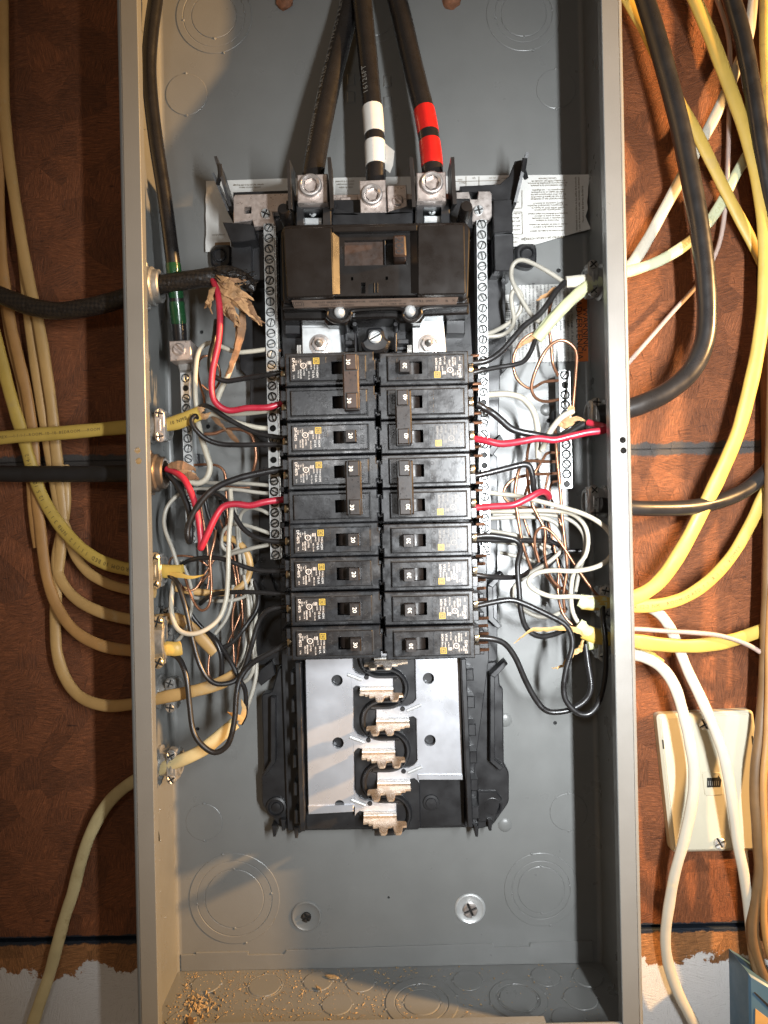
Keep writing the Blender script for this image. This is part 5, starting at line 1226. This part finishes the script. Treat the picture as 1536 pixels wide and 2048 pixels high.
MB().tube(path('316,1297,58 335,1297,60 352,1298,60 362,1296,58'), .0056, .0030, 12).build('sheath_end', m_oran, o, c)  # warm lamp's orange put into the stub's colour, brighter than its tan sheath
# right side cables
o, pts, c = cable('thick shiny black cable bending into the right wall', '1270,-60,30 1290,0,32 1312,70,34 1338,165,36 1362,260,38 1382,360,40 1398,450,42 1410,545,44 1414,630,46 1407,690,48 1382,742,50 1340,780,52 1290,806,54 1240,822,54 1195,831,52', 15.6, m_jack, .95, 'black_cable', None, .012, 18)
cable('flat yellow cable crossing behind the thick black one at upper right', '1235,-40,18 1258,5,18 1290,62,18 1325,135,17 1360,205,16 1392,262,15 1430,340,14 1468,415,13 1505,485,12 1550,575,10', 10.4, m_yel, .45)
cable('long yellow cable bowing along the right edge down to the lower right clamp', '1368,-50,28 1392,5,28 1422,75,28 1456,165,28 1488,255,28 1513,345,28 1527,440,28 1531,530,28 1527,620,28 1513,715,28 1494,800,28 1474,870,28 1442,945,29 1411,1008,30 1372,1085,32 1330,1150,36 1292,1184,42 1250,1200,48 1195,1206,54 1164,1204,56', 12.2, m_yel, .5)
o, pts, c = cable('yellow cable lettered 10 RED ROOM under the long yellow one', '1560,935,14 1530,985,14 1505,1040,16 1466,1108,20 1420,1160,26 1370,1194,32 1320,1209,38 1270,1213,44 1205,1210,52', 10.4, m_yel, .5)
along(o, c, pts, 'ROMEX 12-2 NM   ROOM 10 RED 1 1  R 1 1 1  ROMEX', .0042, .012, (.0052, .0026), m_ink2, rev=True, gap=1.08)
cable('white cable slanting down left to the upper right clamp', '1512,-40,8 1502,40,8 1490,95,8 1470,145,9 1440,213,9 1408,275,10 1370,343,12 1332,412,16 1296,478,22 1262,530,32 1232,552,42 1180,560,50 1132,564,52', 9.6, m_wsh, .5)
o, pts, c = cable('pale green cable lettered SHEATHED CABLE entering the upper right wall', '1530,260,8 1495,310,8 1465,362,9 1438,414,10 1405,460,14 1365,494,20 1318,522,28 1272,539,36 1232,550,44 1190,566,50 1160,585,52 1130,612,52 1100,642,52 1072,678,50', 9.2, m_pgrn, .5)
along(o, c, pts, 'ALLIC SHEATHED CABLE', .0052, .157, (.0046, .0023), m_ygrn, rev=True)
cable('yellow green inner cable end above the warning sticker', '1180,569,54 1160,583,55 1136,606,56 1110,634,55 1090,658,53 1074,677,51', 9.0, m_ygrn, .5)
cable('thin pinkish cord running from top right down behind the thick black cable', '1418,-40,10 1440,15,10 1455,65,10 1460,120,9 1458,220,8 1456,320,8 1450,420,8 1436,495,8 1402,560,8 1345,625,9 1290,688,14 1255,728,20', 3.8, m_pink, 1.0, 'thin_cord')
cable('thick grey black cable at the upper right corner', '1445,-60,34 1464,0,34 1484,70,34 1500,150,33 1514,235,32 1528,330,30 1545,430,28', 14.0, m_jack, .9, 'black_cable', None, .02, 16)
cable('brown jacketed cable down the far right edge at the top', '1530,-60,24 1529,60,24 1531,160,22 1534,280,20 1540,400,16', 8.0, m_oran, .9)
cable('grey black cable entering the right wall below the painted joint', '1570,900,12 1530,946,14 1490,980,18 1440,1002,24 1385,1014,32 1330,1017,40 1265,1016,48 1200,1010,52', 12.6, m_jack, .9, 'black_cable', None, .012, 16)
cable('flat yellow cable running level into the lowest right clamp', '1570,1243,14 1520,1262,16 1470,1279,20 1420,1289,24 1365,1292,30 1310,1288,38 1262,1281,46 1205,1276,54 1166,1262,56', 11.6, m_yel, .4)
cable('thin pale cord crossing in front of the level yellow cable', '1235,1258,44 1275,1258,40 1330,1262,36 1385,1265,32 1440,1271,28 1490,1287,24 1530,1311,20 1570,1345,16', 3.9, m_pink, 1.0, 'thin_cord')
cable('white cable hanging over the right half of the wall plate', '1225,1196,34 1268,1205,30 1312,1222,26 1338,1252,24 1356,1292,24 1376,1342,26 1402,1396,30 1430,1460,34 1450,1520,36 1464,1600,34 1474,1680,30 1488,1750,24 1498,1830,16 1506,1900,10 1518,1960,10', 9.0, m_wsh, .55)
cable('white cable bulging over the left half of the wall plate', '1200,1300,46 1245,1306,40 1290,1315,34 1326,1338,32 1350,1374,32 1366,1425,34 1380,1485,36 1388,1545,36 1384,1605,36 1368,1680,32 1350,1745,26 1339,1805,20 1331,1870,14 1336,1925,10 1356,1985,10 1384,2040,10 1410,2090,10', 9.4, m_wsh, .55)
cable('yellowish cable end beside the bulging white cable', '1200,1290,42 1245,1296,36 1290,1306,30 1322,1328,28', 8.4, m_yel, .55)
cable('brown sheathed cable down the right edge beside the wall plate', '1535,1180,22 1532,1290,22 1527,1385,22 1520,1475,24 1511,1565,26 1515,1660,26 1520,1740,24 1508,1815,20 1506,1870,18 1520,1930,18 1545,1985,20', 9.6, m_brwn, .9, wob=.05)
cable('thin brown cable hugging the left side of the brown sheathed one near the blue box', '1490,1700,10 1494,1760,12 1498,1830,14 1500,1890,16 1512,1945,18 1535,1995,20', 5.0, m_brwn, .9, wob=.05)
cable('narrow tan cable down the stud edge beside the brown sheathed one', '1543,1150,26 1538,1260,26 1536,1380,28 1533,1480,30 1526,1570,32 1529,1660,30 1533,1740,28 1527,1810,24 1532,1880,22 1550,1940,22', 5.6, m_tan, .9, wob=.05)
cable('second brown cable between the brown sheathed cable and the stud', '1550,1200,14 1545,1350,14 1535,1500,16 1530,1620,18 1535,1720,18 1530,1800,16 1525,1880,16', 6.0, m_brwn, .8)
# inner cable ends at the lower right clamps
for lab, s in (('torn yellow sheath end at the lower right clamp', '1212,1208,54 1190,1207,56 1172,1205,58 1158,1200,58'), ('split yellow sheath end at the lowest right clamp', '1200,1272,54 1182,1266,56 1166,1256,58 1156,1248,58'), ('short yellow sheath end under the split one', '1205,1280,50 1192,1284,52 1176,1288,54')):
    cable(lab, s, 9.5, m_ygrn, .35, wob=.12)

# --- clamps
def clamp(x, y, sg, ln, mat, label, d=.058, tilt=0.0):
    c = P(x, y, d); wall_u = U0 + T if sg < 0 else U1 - T; dirn = 1 if sg < 0 else -1
    o0 = Vector((wall_u, c.y, 0)); t = thing('cable_clamp', label, 'cable clamp', o0, 'cable clamps in the side walls')
    ax = EU * dirn; k = ln / .027
    dist = abs(c.x - wall_u)
    MB().lathe([(.0135 * k, 0), (.0135 * k, .0022), (.0125 * k, .0030), (.0105 * k, .0030)], (wall_u, c.y, d - .013), ax, 24).build('locknut', m_dull, t, o0)
    MB().lathe([(.0108 * k, .002), (.0108 * k, dist + .0035), (.0098 * k, dist + .0045), (.0082 * k, dist + .0040), (.0080 * k, .002)], (wall_u, c.y, d - .013), ax, 24).build('collar', m_dull, t, o0)
    hw, hl = .0040, ln / 2
    pl = [(hw * math.cos(a), (hl - hw) + hw * math.sin(a)) for a in [math.pi * q / 8 for q in range(9)]] + [(hw * math.cos(a), -(hl - hw) + hw * math.sin(a)) for a in [math.pi + math.pi * q / 8 for q in range(9)]]
    ct, stt = math.cos(tilt), math.sin(tilt)
    pl = [(c.x + p * ct - q * stt, c.y + p * stt + q * ct) for p, q in pl]
    m = MB(); m.prism(pl, d - .0035, d, .0007); m.build('strap', mat, t, o0)
    MB().tube([Vector((c.x, c.y - hl * .32, d - .0002)), Vector((c.x, c.y + hl * .32, d - .0002))], .0013, .0009, 8).build('strap_ridge', mat, t, o0)
    MB().box(c.x - .0034, c.x + .0034, c.y - hl * .9, c.y + hl * .9, d - .014, d - .0060, .001).build('saddle', m_dull, t, o0)
    for s in (1, -1):
        q = Vector((c.x - s * stt * (hl - .0042), c.y + s * (hl - .0042), d))
        screw(t, rel(q, o0), None, sc_cross, ln / .027 * .92 if ln < .036 else 1.25, mat)
        MB().lathe([(.0016, 0), (.0016, .014), (0, .014)], q - ED * .017, ED, 8).build('screw_shank', m_dull, t, o0)
clamp(319, 850, -1, .0268, m_alu, 'bright two screw clamp gripping the short yellow cable in the left wall')
clamp(309, 1142, -1, .029, m_brass, 'brassy two screw clamp at the orange cable stub', .062)
clamp(334, 1246, -1, .0245, m_dull, 'dark clamp hidden between two brassy clamps on the left', .045)
clamp(316, 1284, -1, .040, m_brass, 'largest brass clamp with slotted screws on the left', .068)
clamp(340, 1391, -1, .0278, m_dull, 'dark two screw clamp second from the bottom on the left', .050)
clamp(342, 1535, -1, .0272, m_dull, 'lowest two screw clamp in the left wall above the pale yellow cable', .052)
clamp(1187, 555, 1, .0290, m_dull, 'two screw clamp holding the white and green cables in the right wall', .052)
clamp(1194, 828, 1, .0270, m_dull, 'clamp above the red wire in the right wall', .052)
clamp(1189, 1003, 1, .0268, m_dull, 'shadowed clamp at the grey black cable in the right wall', .050)
clamp(1211, 1205, 1, .0270, m_dull, 'shadowed clamp of the long yellow cable in the right wall', .054)
clamp(1207, 1290, 1, .0270, m_dull, 'lowest shadowed clamp in the right wall', .054)
m_bush = M('brown_plated_steel', (.16, .12, .09), .38, .6, .25, 90, .1, 500)
def connector(x, y, r_, label, mat):
    c = P(x, y, .050); o0 = Vector((U0 + T, c.y, 0)); t = thing('round_connector', label, 'connector', o0, 'round connectors in the left wall'); a = Vector((U0 + T, c.y, .050))
    MB().lathe([(r_, 0), (r_, .0035), (r_ * .94, .0042), (r_ * .84, .0042)], a, EU, 8).build('locknut', mat, t, o0)
    MB().lathe([(r_ * .90, .003), (r_ * .92, .0075), (r_ * .86, .0085), (r_ * .80, .0088), (r_ * .78, .0130), (r_ * .70, .0140), (r_ * .58, .0138), (r_ * .56, .004)], a, EU, 28).build('bushing', mat, t, o0)
    for k in range(8):
        an = k * math.pi / 4 + .2; q = a + (EV * math.cos(an) + ED * math.sin(an)) * r_ * .99
        MB().box(q.x + .0002, q.x + .0036, q.y - .0016, q.y + .0016, q.z - .0016, q.z + .0016, .0005).build('lug_tooth', mat, t, o0)
connector(300, 573, .0165, 'round threaded connector of the black woven cable', m_dull)
connector(303, 946, .0165, 'round threaded connector of the matt black cable', m_bush)

# ---------------------------------------------------------------- wall plate, blue box, debris
wc = P(1420, 1565, .004)
wp = thing('wall_plate', 'ivory telephone wall plate tilted on the board to the right of the panel', 'wall plate', wc)
q4 = [(1314, 1430), (1508, 1421), (1541, 1702), (1344, 1706)]
MB().prism(PL(q4, .006), -.0035, .006, .0022, corner=.004).build('plate', m_ivory, wp, wc)
MB().prism(PL([(1321, 1436), (1503, 1428), (1534, 1697), (1351, 1701)], .0066), .005, .0066, .0006, corner=.003).build('plate_face', m_ivory, wp, wc)
for x, y in ((1326, 1489), (1505, 1481)): MB().prism(PL([(x - 1.4, y - 9), (x + 1.2, y - 9), (x + 3, y + 9), (x + .4, y + 9)], .0068), .006, .0068).build('snap_notch', m_slot, wp, wc)
for x, y in ((1408, 1448), (1438, 1685)): screw(wp, rel(P(x, y, .0064), wc), .5, sc_cross, 1.35, m_zinc)
MB().prism(PL([(1404, 1546), (1441, 1545), (1447, 1590), (1410, 1592)], .0074), .006, .0074, .0005, corner=.0012).build('jack_frame', m_ivory, wp, wc)
MB().prism(PL([(1414, 1556), (1436, 1555), (1437, 1551), (1443, 1560), (1441, 1574), (1414, 1575)], .0076), .007, .0076).build('jack_opening', m_slot, wp, wc)
for k in range(6): MB().prism(PL([(1416 + k * 4, 1562), (1417.3 + k * 4, 1562), (1417.6 + k * 4, 1571), (1416.3 + k * 4, 1571)], .0078), .007, .0078).build('jack_contact', m_dull, wp, wc)
bc_ = P(1530, 2020, .03)
bb = thing('blue_box', 'blue plastic outlet box cut by the bottom right corner of the picture', 'outlet box', bc_)
MB().prism(PL([(1498, 1948), (1560, 1985), (1640, 1980), (1640, 2160), (1502, 2160)], .030), -.004, .030, .0015).build('box_body', m_blue, bb, bc_)
MB().prism(PL([(1508, 1986), (1512, 1986), (1560, 2030), (1556, 2034)], .0308), .029, .0308).build('box_groove', m_slot, bb, bc_)
MB().prism(PL([(1511, 2018), (1560, 2055), (1560, 2150), (1509, 2150)], .0308), .029, .0308).build('box_label', m_cream, bb, bc_)
# sawdust and chips on the enclosure's bottom
rd = random.Random(12); db = MB()
for _ in range(4200):
    u = -.180 + rd.random() ** 1.2 * .34; d = rd.uniform(.003, .092)
    if u > .02 and rd.random() < .75: continue
    s = rd.choice((.0002, .00024, .0003, .0003, .0004, .0007)) * rd.uniform(.7, 1.2); a = rd.uniform(0, 6.28)
    e = Vector((math.cos(a), 0, math.sin(a))) * s * rd.uniform(1, 2.6); f = Vector((-math.sin(a), 0, math.cos(a))) * s
    p = Vector((u, VB + .0004, d)); h = EV * s * rd.uniform(.4, 1.2)
    db.add([p - e, p + f, p + e, p - f, p + h], [(0, 1, 4), (1, 2, 4), (2, 3, 4), (3, 0, 4)])
for _ in range(110):
    r_ = abs(rd.gauss(0, .011)); a = rd.uniform(0, 6.28); p = Vector((-.158 + r_ * math.cos(a), VB + .0005, .048 + r_ * math.sin(a) * 1.4))
    if not (U0 + .003 < p.x and .003 < p.z < .092): continue
    s = rd.uniform(.0005, .0015); b = rd.uniform(0, 6.28); e = Vector((math.cos(b), 0, math.sin(b))) * s * 1.8; f = Vector((-math.sin(b), 0, math.cos(b))) * s * .6; h = EV * rd.uniform(.0006, .0030)
    db.add([p - e, p + f, p + e, p - f, p + h], [(0, 1, 4), (1, 2, 4), (2, 3, 4), (3, 0, 4)])
tag(db.build('wood_debris', m_chip, None, (-.12, VB, .04), smooth=False), 'sawdust and wood crumbs scattered over the bottom of the box', 'debris', kind='stuff')
for k, (u, d, l, a, lab) in enumerate(((-.150, .078, .017, .1, 'large pale wood chip lying at the front left of the box bottom'), (-.062, .030, .0035, .8, 'small wood splinter in the middle of the box bottom'), (-.158, .066, .007, 1.2, 'dark bark crumb behind the large pale chip'), (-.052, .016, .006, .3, 'pale splinter near the back of the box bottom'))):
    c = Vector((u, VB + .0016, d)); t1 = Vector((math.cos(a), .06, math.sin(a))) * l; n1 = Vector((-math.sin(a), 0, math.cos(a))) * l * .30
    m = MB(); pts = [c - t1, c - t1 * .3 + n1, c + t1 * .8 + n1 * .7, c + t1, c + t1 * .2 - n1, c - t1 * .7 - n1 * .6]
    m.add(pts + [q + EV * .0016 for q in pts], [(0, 1, 2, 3, 4, 5), (11, 10, 9, 8, 7, 6)] + [(i, (i + 1) % 6, 6 + (i + 1) % 6, 6 + i) for i in range(6)])
    tag(m.build('wood_chip', m_brwn if k == 2 else m_chip, None, c, smooth=False), lab, 'wood chip')
for o in PROTO: bpy.data.objects.remove(o)
